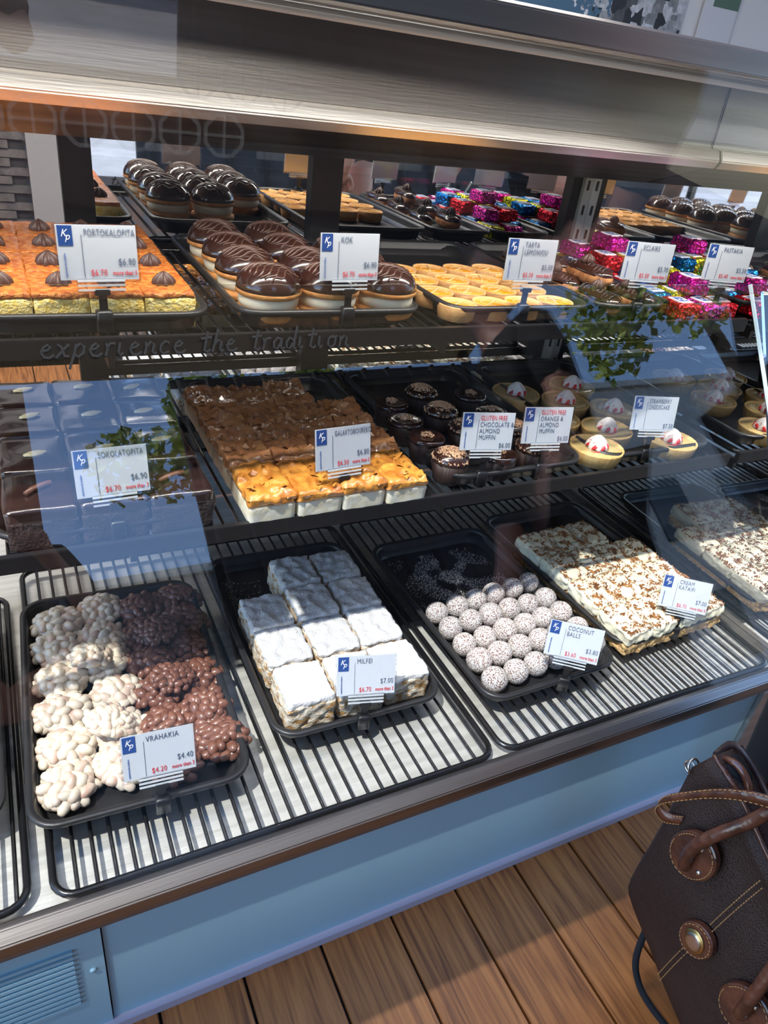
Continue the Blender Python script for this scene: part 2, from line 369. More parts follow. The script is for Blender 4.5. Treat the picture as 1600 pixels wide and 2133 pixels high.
for k in range(15):
    c = V(.9745, YM - .0205, -.09 - k * .042); B(bm, c.x - .003, c.x + .003, c.y - .001, c.y + .002, c.z - .012, c.z + .012)
part('slots', fin(bm), BLKM, up, kind='stuff')
# deck base lip by end wall
part('side_rail', rb(.972, .984, .46, YM - .02, -.702, -.69), STEELD, case)
# housing under the roof
part('lamp_housing', prof([(.868, .047), (.885, .042), (.885, -.040), (.872, -.047), (.872, -.062), (.885, -.068), (1.0, -.1065), (1.14, -.1065), (1.14, .048)], XL, .984, .0015), STEELD, case, label='brushed steel housing over the trays')
part('housing_ledge', prof([(.866, -.042), (.889, -.040), (.889, -.0645), (.866, -.066), (.860, -.055)], XL, .983, .002), STEEL, case, label='bright steel ledge')
part('top_rail', prof([(.62, .0407), (.62, .0605), (.63, .064), (1.14, .064), (1.14, .050), (.65, .0407)], XL, XE, .002), STEELD, case, label='steel front rail of case top')
# front glass: lower raked pane and upper pane
g0, g1 = (.438, -.690), (.712, -.196)
def pane(a, b, x0, x1, t=.006, cut=0):
    d = Vector((0, b[0] - a[0], b[1] - a[1])).normalized(); nr = Vector((0, -d.z, d.y)) * t / S
    me = prof([a, b, (b[0] - nr.y, b[1] - nr.z), (a[0] - nr.y, a[1] - nr.z)], x0, x1)
    for v in me.vertices:
        if (x0 > .9 or v.co.x > x1 * S - 1e-4) and v.co.z > HC + (a[1] + b[1]) / 2 * S: v.co.x -= cut * S
    return me
part('glass_pane', pane(g0, g1, XL, .981, cut=.078), GLASS, case, label='raked lower front glass')
part('glass_pane', pane(g0, g1, 1.035, XE, cut=.078), GLASS, case)
part('glass_edge', pane((.4385, -.689), (.7123, -.1955), 1.032, 1.0345, .007, cut=.078), mat('sky_glint_edge', (.55, .70, .75), .1), case)  # pale blue base colour stands in for sky caught on the pane edge
part('upper_glass', pane((.646, -.190), (.628, .040), XL, .981), GLASS, case, label='upper front glass')
part('next_case_end', rb(1.04, 1.048, .47, 1.1, -.70, -.27), BLKM, case)
ld = area('case_lamp', V(.2, .70, .028), 2.2, .03, 13, (1, .94, .86), (0, .22, -1)); ld.data.spread = math.radians(140)
part('lamp_tube', tubem([V(XL + .1, .70, .036), V(.96, .70, .036)], .007, 10), mat('lamp_cover', (.8, .8, .78), .4), case)
# shelves
def shelf(z, yf, nm):
    part('shelf_front_bar', rb(XL, .975, yf - .012, yf - .004, z - .010, z + .009, .001), BLKM, case, label='black %s shelf front bar' % nm)
    part('shelf_back_bar', rb(.1, .975, 1.105, 1.115, z - .02, z - .006, .001), BLKM, case)
    for x in (.082, .462, .957):
        part('shelf_bracket', rb(x, x + .006, yf, 1.135, z - .026, z - .009), BLKM, case)
def rack(x0, x1, y0, y1, z, label, nb=None):
    w_, d_ = (x1 - x0) * S, (y1 - y0) * S; rr = .0045
    t = thing('wire_rack', label, 'rack', V((x0 + x1) / 2, (y0 + y1) / 2, z) - Vector((0, 0, rr * 2)))
    fr = part('frame', tubem([(x, y, rr) for x, y in rrect(w_ - 2 * rr, d_ - 2 * rr, .03, 5)], rr * 1.3, 8, True), WIRE, t)
    p = .0168 * S; n = int((w_ - .02) / p); me = tubem([(0, -d_ / 2 + rr, rr), (0, -d_ / 2 + rr * 2.2, rr * 1.4), (0, d_ / 2 - rr * 2.2, rr * 1.4), (0, d_ / 2 - rr, rr)], .0031, 6)
    for k in range(1, n): part('wire', me, WIRE, t, (-w_ / 2 + (k + .3) * (w_ / n), 0, 0))
    return t
rack(-.545, -.052, .450, .93, -.6865, 'black wire rack at the left edge of the steel deck')
rack(-.036, .462, .446, .985, -.6865, 'black wire rack under the nut cluster and powdered slice trays')
rack(.470, .962, .446, .985, -.6865, 'black wire rack under the coconut ball and cream slice trays')
for z, yf, nm in ((-.4495, .664, 'middle'), (-.255, .722, 'top')):
    shelf(z, yf, nm)
    rack(-.40, .085, yf, 1.105, z, 'black wire rack, left one of the %s shelf' % nm)
    rack(.09, .50, yf, 1.105, z, 'black wire rack, centre one of the %s shelf' % nm)
    rack(.505, .955, yf, 1.105, z, 'black wire rack, right one of the %s shelf' % nm)

# ---------------------------------------------------------------- trays
def traymesh(w_, d_, h_=.032):
    return loft([(w_ - .052, d_ - .052, .03, -.003), (w_ - .040, d_ - .040, .035, .002), (w_ - .022, d_ - .022, .042, h_ - .007), (w_ - .003, d_ - .003, .045, h_ - .009), (w_, d_, .047, h_ - .006), (w_, d_, .047, h_ - .002), (w_ - .005, d_ - .005, .044, h_), (w_ - .020, d_ - .020, .038, h_ - .0005), (w_ - .026, d_ - .026, .034, h_ - .006), (w_ - .034, d_ - .034, .028, .004), (w_ - .044, d_ - .044, .024, .0005)], 6)
TW, TD = .326, .53
TM = traymesh(TW, TD); TN = traymesh(.190, TD); 
FB, FM, FT = -.682, -.446, -.252
def tray(label, xc, yc, z, rz=0, me=TM, sc=None):
    o = thing('tray', label, 'tray', V(xc, yc, z), math.radians(rz), data=me, m=BLK); 
    if sc: o.scale = sc
    return o
tray('black plastic tray of white and dark nut clusters', .068, .686, FB, -2)
tray('black plastic tray of sugar dusted custard slices', .323, .716, FB, -.5)
tray('black plastic tray of coconut balls, sprinkled with coconut at the back', .588, .686, FB, 1.5)
tray('black plastic tray of cream slices with toffee crumbs beside end wall', .829, .716, FB, 2.6)
tray('black plastic tray cut off by the left edge of the steel deck', -.178, .716, FB, 0)
tray('black tray of glossy chocolate cake with almonds', .068, .845, FM, 0)
tray('black tray of golden custard filo squares', .331, .845, FM, 0)
tray('black tray of dark chocolate muffins', .583, .848, FM, 0)
tray('black tray of strawberry swirl tarts', .838, .850, FM, 0)
tray('black tray of orange syrup cake', .077, .915, FT, 0)
tray('black tray of chocolate domed cream sandwiches', .328, .915, FT, 0)
tray('black tray of yellow lemon tarts, empty at the back', .587, .917, FT, 0)
tray('narrow black tray of chocolate eclairs', .774, .918, FT, 0, TN)
tray('narrow black tray of foil wrapped bars beside end wall', .911, .918, FT, 0, TN)

# ---------------------------------------------------------------- bottom: sugar dusted slices
def proto(name, cat): return thing(name, '', cat)
def slice_proto(v):
    t = proto('custard_slice', 'pastry'); W, D = .088, .097
    part('layered_body', slab(W, D, .058, 16, rnd=.12, nz_amp=.0042, nz_scale=80, seed=v), LAYER, t)
    tp = lambda x, y: .004 * noise.noise(Vector((x * 60, y * 60, v))) + .0018 * noise.noise(Vector((x * 260, y * 160, v)))
    part('sugar_top', slab(W - .001, D - .001, .016, 26, rnd=.45, nz_amp=.0035, nz_scale=75, seed=v + 9, top=tp), SUGAR, t, (0, 0, .050))
    return t
SP = [slice_proto(i) for i in range(3)]
k = 0
for i, x in enumerate((.261, .326, .390)):
    for j, y in enumerate((.590, .664, .733, .805)):
        if i == 0 and j == 3: continue
        a = ('left', 'middle', 'right')[i]
        o = place(SP[k % 3], V(x + U(-.001, .001), y - .012 * (i - 1) * 0, FB) + Vector((0, 0, .001)), U(-.03, .03) - .01 , 'sugar dusted custard slice, %s column, %s' % (a, rowname(j, 4)), 'sugar dusted custard slices', (1, 1.02, U(.95, 1.04))); k += 1
# coconut balls
def ballmesh(seed):
    bm = bmesh.new(); bmesh.ops.create_icosphere(bm, subdivisions=4, radius=.0255)
    for v in bm.verts:
        p = v.co.copy(); v.co *= 1 + .03 * noise.noise(p * 40 + Vector((seed,) * 3)) + .022 * noise.noise(p * 500 + Vector((seed,) * 3)); v.co.z = max(v.co.z, -.0235) + .0235
    return fin(bm, True)
BM_ = [ballmesh(i * 5) for i in range(3)]
th = math.radians(1.5)
for j in range(5):
    for i in range(6):
        x = .512 + .0362 * i + .0015 * j * -1; y = .540 + .0365 * j + .003 * i
        if j == 4: y += .001 * i
        o = thing('coconut_ball', 'coconut coated ball, %s in the %s' % (colname(i, 6), rowname(j, 5)), 'sweet', V(x + U(-.001, .001), y + U(-.001, .001), FB + .001), R() * 6, 'coconut balls', BM_[(i + j) % 3], COCO)
        s = U(.94, 1.04); o.scale = (s, s, s)
fl_ = bmesh.new()
for k in range(11000):
    x = random.gauss(0, .065); y = .05 + abs(random.gauss(0, .07)) - .03 * abs(math.sin(x * 30)) + U(-.04, .12)
    if abs(x) > .125 or y > .225 or y < -.14: continue
    if noise.noise(Vector((x * 20, y * 20, 1))) < -.15 + .25 * R(): continue
    s = U(.0007, .0016); a = R() * 6
    p = [fl_.verts.new((x + s * math.cos(a + q * 2.1), y + s * math.sin(a + q * 2.1), .0018 + (q == 1) * s)) for q in range(3)]; fl_.faces.new(p)
o = thing('coconut_crumbs', 'fine white coconut sprinkled over the empty back of the coconut ball tray', 'crumbs', V(.588, .686, FB), th, data=fin(fl_), m=mat('desiccated_coconut', (.7, .68, .66), .9)); o['kind'] = 'stuff'
fl_ = bmesh.new()
for k in range(900):
    side = R(); x, y = (U(-.13, -.10), U(-.2, .22)) if side < .5 else ((U(-.13, -.05), U(.05, .2)) if side < .8 else (U(.10, .13), U(-.22, -.1)))
    s = U(.0004, .0016); a = R() * 6
    p = [fl_.verts.new((x + s * math.cos(a + q * 2.1), y + s * math.sin(a + q * 2.1), .0018 + (q == 1) * s)) for q in range(3)]; fl_.faces.new(p)
o = thing('pastry_crumbs', 'pastry and sugar crumbs around the custard slices', 'crumbs', V(.323, .716, FB), 0, data=fin(fl_), m=LAYER); o['kind'] = 'stuff'
# cream slices with toffee crumbs
def crumbs(W, D, z, n, s0, s1, seed, clump=True):
    random.seed(seed); bm = bmesh.new(); k = 0
    while k < n:
        x, y = U(-W / 2, W / 2), U(-D / 2, D / 2)
        if clump and noise.noise(Vector((x * 45, y * 45, seed))) < -.12: 
            if R() < .8: continue
        s = U(s0, s1); a = R() * 6; q = [Vector((math.cos(a + t * 2.094) * s, math.sin(a + t * 2.094) * s, 0)) for t in range(3)]
        c = Vector((x, y, z)); vs = [bm.verts.new(c + v) for v in q]; tp = bm.verts.new(c + Vector((U(-s, s) * .4, U(-s, s) * .4, s * 1.1)))
        for t in range(3): bm.faces.new((vs[t], vs[(t + 1) % 3], tp))
        k += 1
    return fin(bm)
def kslice(v):
    t = proto('cream_slice', 'pastry'); W, D = .0745, .097
    part('pastry_base', slab(W, D, .026, 12, rnd=.2, nz_amp=.006, nz_scale=110, seed=v), KBASE, t)
    part('cream_layer', slab(W + .002, D + .002, .034, 16, rnd=.3, nz_amp=.0055, nz_scale=85, seed=v + 4), KCREAM, t, (0, 0, .024))
    part('toffee_crumb_topping', crumbs(W * .97, D * .97, .0572, 560, .0014, .0031, v + 3), NUTB, t, kind='stuff')
    return t
KP_ = [kslice(i) for i in range(3)]
random.seed(11); th = math.radians(2.6); c0, s0_ = math.cos(th), math.sin(th); k = 0
for j in range(4):
    for i in range(4):
        if j == 3 and i == 3: continue
        dx, dy = (-.0785 + .0525 * i), (-.137 + .0685 * j)
        x = .829 + dx * c0 - dy * s0_; y = .704 + dx * s0_ + dy * c0
        place(KP_[k % 3], V(x, y, FB + .001), th + U(-.01, .01), 'cream slice with toffee crumbs, %s in the %s' % (colname(i, 4), rowname(j, 4)), 'cream slices', (1, 1, U(.97, 1.04))); k += 1
# nut clusters
NUT = lathe([(0, -.0105), (.004, -.009), (.0062, -.004), (.0066, .002), (.0048, .008), (.002, .0105), (0, .011)], 10)
NUTS = [NUT.copy(), NUT.copy(), NUT.copy()]
def cluster(kind, v, rx, ry, rz_, n, m, mbase):
    random.seed(v * 13 + 5); t = proto(kind + '_nut_cluster', 'sweet')
    bm = bmesh.new(); bmesh.ops.create_icosphere(bm, subdivisions=3, radius=1)
    for q in bm.verts:
        f = 1 + .22 * noise.noise(q.co * 2.3 + Vector((v * 3.3,) * 3)); q.co = Vector((q.co.x * rx * 1.0 * f, q.co.y * ry * 1.0 * f, max(0, (q.co.z * .8 + .55) * rz_ * .80 * f)))
    part('chocolate_base', fin(bm, True), mbase, t)
    me = NUTS[0 if kind == 'white' else 1]
    k = 0; pts = []
    tries = 0
    while k < n and tries < 900:
        tries += 1; a = R() * 6.283; e = math.acos(U(-.15, 1)); p = Vector((rx * math.sin(e) * math.cos(a), ry * math.sin(e) * math.sin(a), rz_ * (.45 + .55 * math.cos(e)) ))
        p.x *= U(.8, 1.02); p.y *= U(.8, 1.02)
        if p.z < .006: p.z = .007
        if any((p - q).length < .0098 for q in pts): continue
        pts.append(p); part('nut', me, m, t, p, (U(.9, 2.2), U(-.6, .6), U(0, 6.28)), (U(1.1, 1.4), U(1.1, 1.4), U(1.0, 1.3))); k += 1
    return t
WP = [cluster('white', i, .042, .036, .030, 34, WNUT, WNUT) for i in range(2)]
CP = [cluster('dark', i + 5, .042, .036, .030, 40, CHOCM, CHOCD) for i in range(2)]
random.seed(21)
th = math.radians(-2); c0, s0_ = math.cos(th), math.sin(th)
k = 0
for side, P, xs, nm in ((0, WP, (-.070, -.016), 'white chocolate'), (1, CP, (.038, .086), 'dark chocolate')):
    for j in range(6):
        for i, x in enumerate(xs):
            if side == 0 and j == 5 and i == 1: pass
            dx = x + U(-.004, .004); dy = -.134 + j * .053 + U(-.003, .003) + (.012 if (i == 1) else 0)
            X = .068 + dx * c0 - dy * s0_; Y = .690 + dx * s0_ + dy * c0
            o = place(P[k % 2], V(X, Y, FB + .001), U(0, 6.28), '%s nut cluster, %s one in the %s' % (nm, ('left', 'right')[i], rowname(j, 6)), nm + ' nut clusters'); k += 1
            o.scale = (1.04, 1.04, U(.95, 1.2))
for j, (dx, dy) in enumerate(((-.035, .035), (.05, -.03), (.052, .06), (-.030, -.075))):
    P = (WP, CP)[j in (1, 2)]
    o = place(P[j % 2], V(.068 + dx, .69 + dy, FB + .023), U(0, 6), ('white chocolate nut cluster piled on the middle of the white side', 'dark chocolate nut cluster piled near the front of the dark side', 'dark chocolate nut cluster piled near the back of the dark side', 'white chocolate nut cluster piled near the front of the white side')[j], 'piled nut clusters'); o.rotation_euler = (U(-.3, .3), U(-.3, .3), U(0, 6)); o.scale = (.85, .85, .85)

# ---------------------------------------------------------------- middle shelf
def almond():
    bm = bmesh.new(); bmesh.ops.create_uvsphere(bm, u_segments=14, v_segments=8, radius=1)
    for v in bm.verts:
        x = v.co.x; tz = 1 - .35 * max(0, x) ** 2; v.co = Vector((x * .0185, v.co.y * .0078 * tz, v.co.z * .0032 + .0006 * math.sin(v.co.y * 9)))
    return fin(bm, True)
AL = almond()
STK = tubem([(-.022, 0, 0), (-.008, .002, .001), (.008, .001, .001), (.022, -.001, 0)], [.0042, .0045, .0044, .004], 10)
def cake(v):
    t = proto('chocolate_cake_slice', 'cake'); W, D = .0965, .119
    part('sponge', slab(W, D, .052, 9, rnd=.08, nz_amp=.003, nz_scale=60, seed=v), SPONGE, t)
    part('glaze', slab(W + .001, D + .001, .024, 12, rnd=.32, nz_amp=.003, nz_scale=18, seed=v + 7), GLZ, t, (0, 0, .046))
    return t
CK = [cake(i) for i in range(2)]; k = 0; DEC = []
for i, x in enumerate((.004, .071, .138)):
    for j, y in enumerate((.703, .785, .868, .95)):
        o = place(CK[k % 2], V(x, y, FM + .001), 0, '', 'glazed chocolate cake slices', (.995, .995, U(.98, 1.02))); k += 1
        deco = 'with a pale almond on top'
        ax, ay = U(-.008, .008), U(-.01, .015)
        if j == 0:
            deco = 'with a chocolate curl on top'; DEC.append(('chocolate_curl', STK, CHOCM, o, (ax, ay, .0735), (0, 0, U(.3, .7))))
        else: DEC.append(('almond', AL, ALM, o, (ax, ay, .0725), (0, 0, U(.15, .6))))
        o['label'] = 'chocolate cake slice %s, %s in the %s' % (deco, colname(i, 3), rowname(j, 4))
for d_ in DEC: part(*d_)
def filo(v, dark):
    t = proto('custard_filo_square', 'pastry'); W, D = .079, .112
    tp = lambda x, y: .007 * noise.noise(Vector((x * 30, y * 30, v * 2.2))) + .003 * abs(noise.noise(Vector((x * 90, y * 150, v)))) - .010 * max(0, -y / (D / 2) - .6)
    part('custard', slab(W, D, .034, 8, rnd=.15, nz_amp=.002, nz_scale=50, seed=v), CUSTW, t)
    part('filo_crust', slab(W + .004, D + .003, .022, 22, rnd=.4, nz_amp=.0045, nz_scale=90, seed=v + 3, top=tp), FILOD if dark else FILO, t, (0, 0, .030))
    fm = bmesh.new(); random.seed(v + 50)
    for q in range(16):
        a, x, y, s = R() * 6, U(-W / 2, W / 2) * .9, U(-D / 2, D / 2) * .9, U(.004, .012)
        vs = [fm.verts.new((x + s * math.cos(a + u_ * 1.57) * (1 if u_ % 2 else .6), y + s * math.sin(a + u_ * 1.57) * (1 if u_ % 2 else .6), .0535 + (.004 if u_ == 0 else -.002) + U(0, .002))) for u_ in range(4)]; fm.faces.new(vs)
    part('flaky_sheets', fin(fm, True), FILOD if dark else FILO, t, kind='stuff')
    return t
FP = [filo(i, False) for i in range(2)]; FD = [filo(i + 4, True) for i in range(3)]; k = 0
random.seed(33)
for j, y in enumerate((.692, .772, .850, .928)):
    for i, x in enumerate((.234, .290, .346, .402)):
        if j == 3 and i == 3: continue
        P = FP if j == 0 else FD
        o = place(P[k % len(P)], V(x, y, FM + .001), U(-.04, .04), '%s custard filo square, %s in the %s' % ('golden' if j == 0 else 'brown syrupy', colname(i, 4), rowname(j, 4)), 'custard filo squares', (1, 1, U(.95, 1.1))); k += 1
        o.rotation_euler[0] = 0
def muffin(full, v):
    t = proto('chocolate_muffin', 'muffin')
    n = 48
    part('paper_case', lathe([(.027, 0), (.028, .001), (.0365, .042), (.0355, .042), (.02, .041)], 72, lambda a, i, z: 1 + .02 * (1 if math.sin(a * 36) > 0 else -1)), CASE_, t)
    if full:
        part('muffin_top', lathe([(.0355, .040), (.0375, .045), (.033, .055), (.018, .061), (0, .063)], 32), CHOC, t)
        random.seed(v); bm = bmesh.new()
        for k in range(520):
            r = .036 * math.sqrt(R()); a = R() * 6.28; z = .0640 - .0165 * (r / .036) ** 2.2; s = U(.0018, .0032)
            m_ = Matrix.Translation((r * math.cos(a), r * math.sin(a), z)) @ Matrix.Rotation(R() * 6, 4, 'X') @ Matrix.Rotation(R() * 6, 4, 'Z')
            bmesh.ops.create_cone(bm, cap_ends=True, segments=4, radius1=s, radius2=s * .5, depth=s * 1.3, matrix=m_)
        part('chopped_nut_topping', fin(bm), NUTC, t, kind='stuff')
    else:
        part('glaze', lathe([(.0355, .040), (.0375, .043), (.036, .049), (.031, .052), (.024, .0508), (0, .0515)], 32), CHOC, t)
        random.seed(v); bm = bmesh.new()
        for k in range(70):
            r = .013 * math.sqrt(R()); a = R() * 6.28; z = .053 + .006 * R() * (1 - r / .013); s = U(.0014, .0026)
            m_ = Matrix.Translation((r * math.cos(a), r * math.sin(a), z)) @ Matrix.Rotation(R() * 6, 4, 'X')
            bmesh.ops.create_cone(bm, cap_ends=True, segments=4, radius1=s, radius2=s * .5, depth=s * 1.3, matrix=m_)
        part('chopped_nut_pile', fin(bm), NUTC, t, kind='stuff')
    return t
MF, MG = muffin(True, 3), muffin(False, 4)
random.seed(5)
ML = [(.487, .697, 1, 'nut covered', 'left column, front'), (.484, .757, 0, 'glazed', 'left column, second from front'), (.480, .812, 0, 'glazed', 'left column, third from front'), (.487, .872, 0, 'glazed', 'left column, back'),
      (.558, .692, 0, 'glazed', 'middle column, front'), (.556, .772, 1, 'nut covered', 'middle column, second from front'), (.549, .833, 1, 'nut covered', 'middle column, third from front'), (.553, .902, 1, 'nut covered', 'middle column, back'),
      (.622, .700, 1, 'nut covered', 'right column, front'), (.625, .760, 1, 'nut covered', 'right column, second from front'), (.627, .818, 0, 'glazed', 'right column, third from front'), (.629, .880, 0, 'glazed', 'right column, back')]
for x, y, f, d, pos in ML:
    place(MF if f else MG, V(x, y, FM + .001), R() * 6, 'chocolate muffin, %s, in the %s' % (d, pos), 'chocolate muffins')
def cheese():
    t = proto('strawberry_tart', 'tart'); F = lambda a, i, z: 1 + .012 * math.sin(a * 28)
    part('pastry_shell', lathe([(.049, 0), (.051, .001), (.0575, .028), (.0570, .031), (.0535, .0305), (.052, .026), (.02, .025)], 84, F), TART, t)
    part('filling', lathe([(.0535, .027), (.050, .0285), (.035, .0275), (0, .027)], 36), CHEESE, t)
    part('jam_swirl', tubem([(.036 * math.cos(a) * (1 - .06 * k), .030 * math.sin(a) * (1 - .06 * k), .0262) for k, a in enumerate([3.3 + q * .32 for q in range(13)])], [.0008 + .0034 * math.sin(q / 12 * 3.14) for q in range(13)], 8), JAM, t)
    sw = part('cream_swirl', lathe([(.0165, .0275), (.018, .031), (.0165, .038), (.012, .045), (.006, .051), (0, .054)], 40, lambda a, i, z: 1 + .13 * math.sin(a * 7 + z * 110)), WHIP, t, (0, 0, -.006), (0, 0, 0), (1.25, 1.25, 1.15))
    bm = bmesh.new()
    for k in range(7):
        a0 = k * .8976; tube(bm, [((.0188 - .0024 * q) * math.cos(a0 + q * .22), (.0185 - .0024 * q) * math.sin(a0 + q * .22), .031 + q * .0035 - .0002 * q * q) for q in range(7)], [.0018, .0034, .0038, .0034, .0030, .0024, .001], 6)
    part('red_syrup', fin(bm, True), REDS, sw)
    return t
CH = cheese(); random.seed(9)
for x, y, pos in ((.738, .700, 'front of left column'), (.738, .800, 'middle of left column'), (.735, .902, 'back of left column'), (.800, .750, 'front of centre column'), (.803, .857, 'back of centre column'), (.880, .694, 'front of right column by price card'), (.868, .812, 'middle of right column'), (.862, .914, 'back of right column')):
    place(CH, V(x, y, FM + .001), U(-.4, .4), 'strawberry swirl tart in glazed pastry, %s' % pos, 'strawberry swirl tarts', 1.0)

# ---------------------------------------------------------------- top shelf
def rosette():
    return lathe([(0, 0), (.0125, 0), (.0145, .004), (.0135, .009), (.0098, .014), (.005, .018), (0, .021)], 64, lambda a, i, z: 1 + .2 * math.cos(a * 8 + z * 60))
RM = rosette()
def orange(v):
    t = proto('orange_cake_square', 'cake'); W, D = .0735, .1145
    part('crumb', slab(W, D, .046, 9, rnd=.06, nz_amp=.0022, nz_scale=110, seed=v), CRUMBY, t)
    part('crust', slab(W + .001, D + .001, .010, 12, rnd=.4, nz_amp=.0022, nz_scale=90, seed=v + 2), CRUST, t, (0, 0, .043))
    part('rosette', RM, ROS, t, (U(-.004, .004), -.012 + U(-.006, .006), .050), (0, 0, R()), (U(1., 1.15),) * 3)
    return t
OP = [orange(i) for i in range(3)]; k = 0
for j in range(4):
    for i in range(4):
        x = .149 - (3 - i) * .0508; y = .7915 + j * .0800
        place(OP[k % 3], V(x, y - .002, FT + .001), U(-.02, .02), 'orange syrup cake square with chocolate rosette, %s in the %s' % (colname(i, 4), rowname(j, 4)), 'orange cake squares'); k += 1
def kok(v):
    random.seed(v + 77); t = proto('cream_sandwich_biscuit', 'pastry')
    part('bottom_biscuit', lathe([(0, 0), (.030, 0), (.044, .006), (.048, .013), (.047, .018), (.040, .022), (0, .022)], 40), BISC, t)
    part('cream_filling', lathe([(0, .020), (.040, .020), (.044, .026), (.0445, .034), (.041, .040), (0, .040)], 40), CREAM, t)
    part('top_biscuit', lathe([(0, .038), (.044, .038), (.0485, .041), (.0485, .046), (.045, .050), (0, .050)], 40), BISC, t)
    g = part('chocolate_glaze', lathe([(.046, .0445), (.0480, .047), (.0475, .054), (.0430, .064), (.0340, .0725), (.0220, .078), (.010, .0802), (0, .0805)], 48), CHOC, t)
    def dome(x, y):
        r = math.hypot(x, y) / .0482; return .046 + .0348 * math.sqrt(max(0, 1 - r ** 2.3)) + .0006
    bm = bmesh.new(); n = 9
    for q in range(n):
        yy = -.032 + q * .008; xm = math.sqrt(max(0, .044 ** 2 - yy ** 2)) * .85
        pts = [(xm * (u_ / 7), yy + .004 * math.sin(u_ * .8 + q) + .004 * (u_ / 7), 0) for u_ in range(-7, 8)]
        pts = [(x, y, dome(x, y)) for x, y, _ in pts if math.hypot(x, y) < .044]
        if len(pts) > 3: tube(bm, pts, .0015, 6)
    part('chocolate_drizzle', fin(bm, True), mat('chocolate_drizzle_line', (.075, .034, .024), .25, coat=.4), t, (0, 0, 0), (0, 0, U(-.3, .3)))
    return t
KO = [kok(i) for i in range(2)]; k = 0; random.seed(2)
for i, (x, ys) in enumerate(((.258, (.774, .848, .922, .996)), (.331, (.777, .850, .923, .996)), (.403, (.775, .847, .92)))):
    for j, y in enumerate(ys):
        place(KO[k % 2], V(x + U(-.002, .002), y, FT + .001), U(-.3, .3), 'chocolate domed cream sandwich, %s column, %s' % (colname(i, 3), ORD[j] + ' from front'), 'chocolate domed cream sandwiches', 1.08); k += 1
def tart():
    t = proto('lemon_tart', 'tart')
    part('pastry_shell', lathe([(.028, 0), (.0295, .001), (.0325, .023), (.0318, .0245), (.0298, .0238), (.029, .021), (.01, .02)], 60, lambda a, i, z: 1 + .006 * math.sin(a * 30)), PAST, t)
    part('lemon_filling', lathe([(.0300, .0210), (.028, .0220), (0, .0222)], 30), CUST, t)
    bm = bmesh.new(); tube(bm, [(.022 * math.cos(a) * (1 - .03 * k), .018 * math.sin(a) * (1 - .03 * k), .0224) for k, a in enumerate([q * .5 for q in range(11)])], .0004, 5)
    tube(bm, [(-.012, -.016, .0226), (.0, .0, .0228), (.012, .024, .0226)], .0007, 5); part('icing_line', fin(bm, True), DRIZ, t)
    return t
TP = tart(); random.seed(4)
for j, (y, x0) in enumerate(((.762, .500), (.817, .497), (.872, .505), (.927, .500))):
    for i in range(4):
        place(TP, V(x0 + .0515 * i + U(-.001, .001), y + .002 * i, FT + .001), U(-.5, .5), 'lemon tart, %s in the %s' % (colname(i, 4), rowname(j, 4)), 'lemon tarts', 1.12)
def eclair(v):
    t = proto('chocolate_eclair', 'pastry'); random.seed(v)
    def body(n_, rx, rz, L, z0, half=False):
        bm = bmesh.new(); bmesh.ops.create_uvsphere(bm, u_segments=18, v_segments=14, radius=1)
        for q in bm.verts:
            p = q.co; e = abs(p.y) ** 1; s = 1 + .10 * noise.noise(p * 3 + Vector((v,) * 3)) ; z = p.z * rz * s
            if half: z = max(z, -.004)
            q.co = Vector((p.x * rx * s * (1.0), math.copysign(abs(p.y) ** .75, p.y) * L, z0 + max(z, -z0) if not half else z0 + z))
        return fin(bm, True)
    part('choux_body', body(0, .026, .021, .062, .020), CHOUX, t)
    part('chocolate_top', body(1, .0255, .014, .060, .0285, True), CHOC, t)
    bm = bmesh.new()
    for q in range(9):
        y = -.045 + q * .011; tube(bm, [(-.021, y - .003, .0345), (-.011, y, .0415), (0, y + .002, .0440), (.011, y + .003, .0415), (.021, y + .002, .0345)], .0012, 6)
    part('chocolate_drizzle', fin(bm, True), CHOC, t)
    part('raspberry_rosette', RM, RASP, t, (0, .012, .042), (0, 0, 0), .9)
    return t
EC = [eclair(i) for i in range(2)]
for k, (x, y, dz, pos) in enumerate(((.742, .780, 0, 'front left'), (.804, .785, 0, 'front right'), (.742, .875, 0, 'middle left'), (.804, .880, 0, 'middle right'), (.742, .975, 0, 'back left'), (.804, .978, 0, 'back right'), (.773, .845, .028, 'lying on top of the front four'))):
    place(EC[k % 2], V(x, y, FT + .001 + dz / S * 1.0), U(-.12, .12) + .1, 'chocolate eclair with a raspberry rosette, %s of the narrow tray' % pos if k < 6 else 'chocolate eclair with a raspberry rosette, %s' % pos, 'chocolate eclairs')
LOGOW = textmesh('Kp', .018, 1, .35, 'CENTER', .0001)
def bar(c):
    t = proto('foil_wrapped_bar', 'chocolate')
    part('foil', slab(.050, .078, .032, 9, rnd=.18, nz_amp=.0035, nz_scale=130, seed=len(c)), FOILS[c], t)
    lb = part('paper_label', box(-.017, .017, -.020, .020, .0315, .0345, .0005), WHITE, t)
    part('blue_patch', box(-.012, .012, -.013, .015, .0345, .0348), CBLUE, lb)
    part('printed_logo', LOGOW, WHITE, lb, (0, -.006, .0350))
    return t
BP = {c: bar(c) for c in ('red', 'magenta', 'yellow', 'blue')}
random.seed(8)
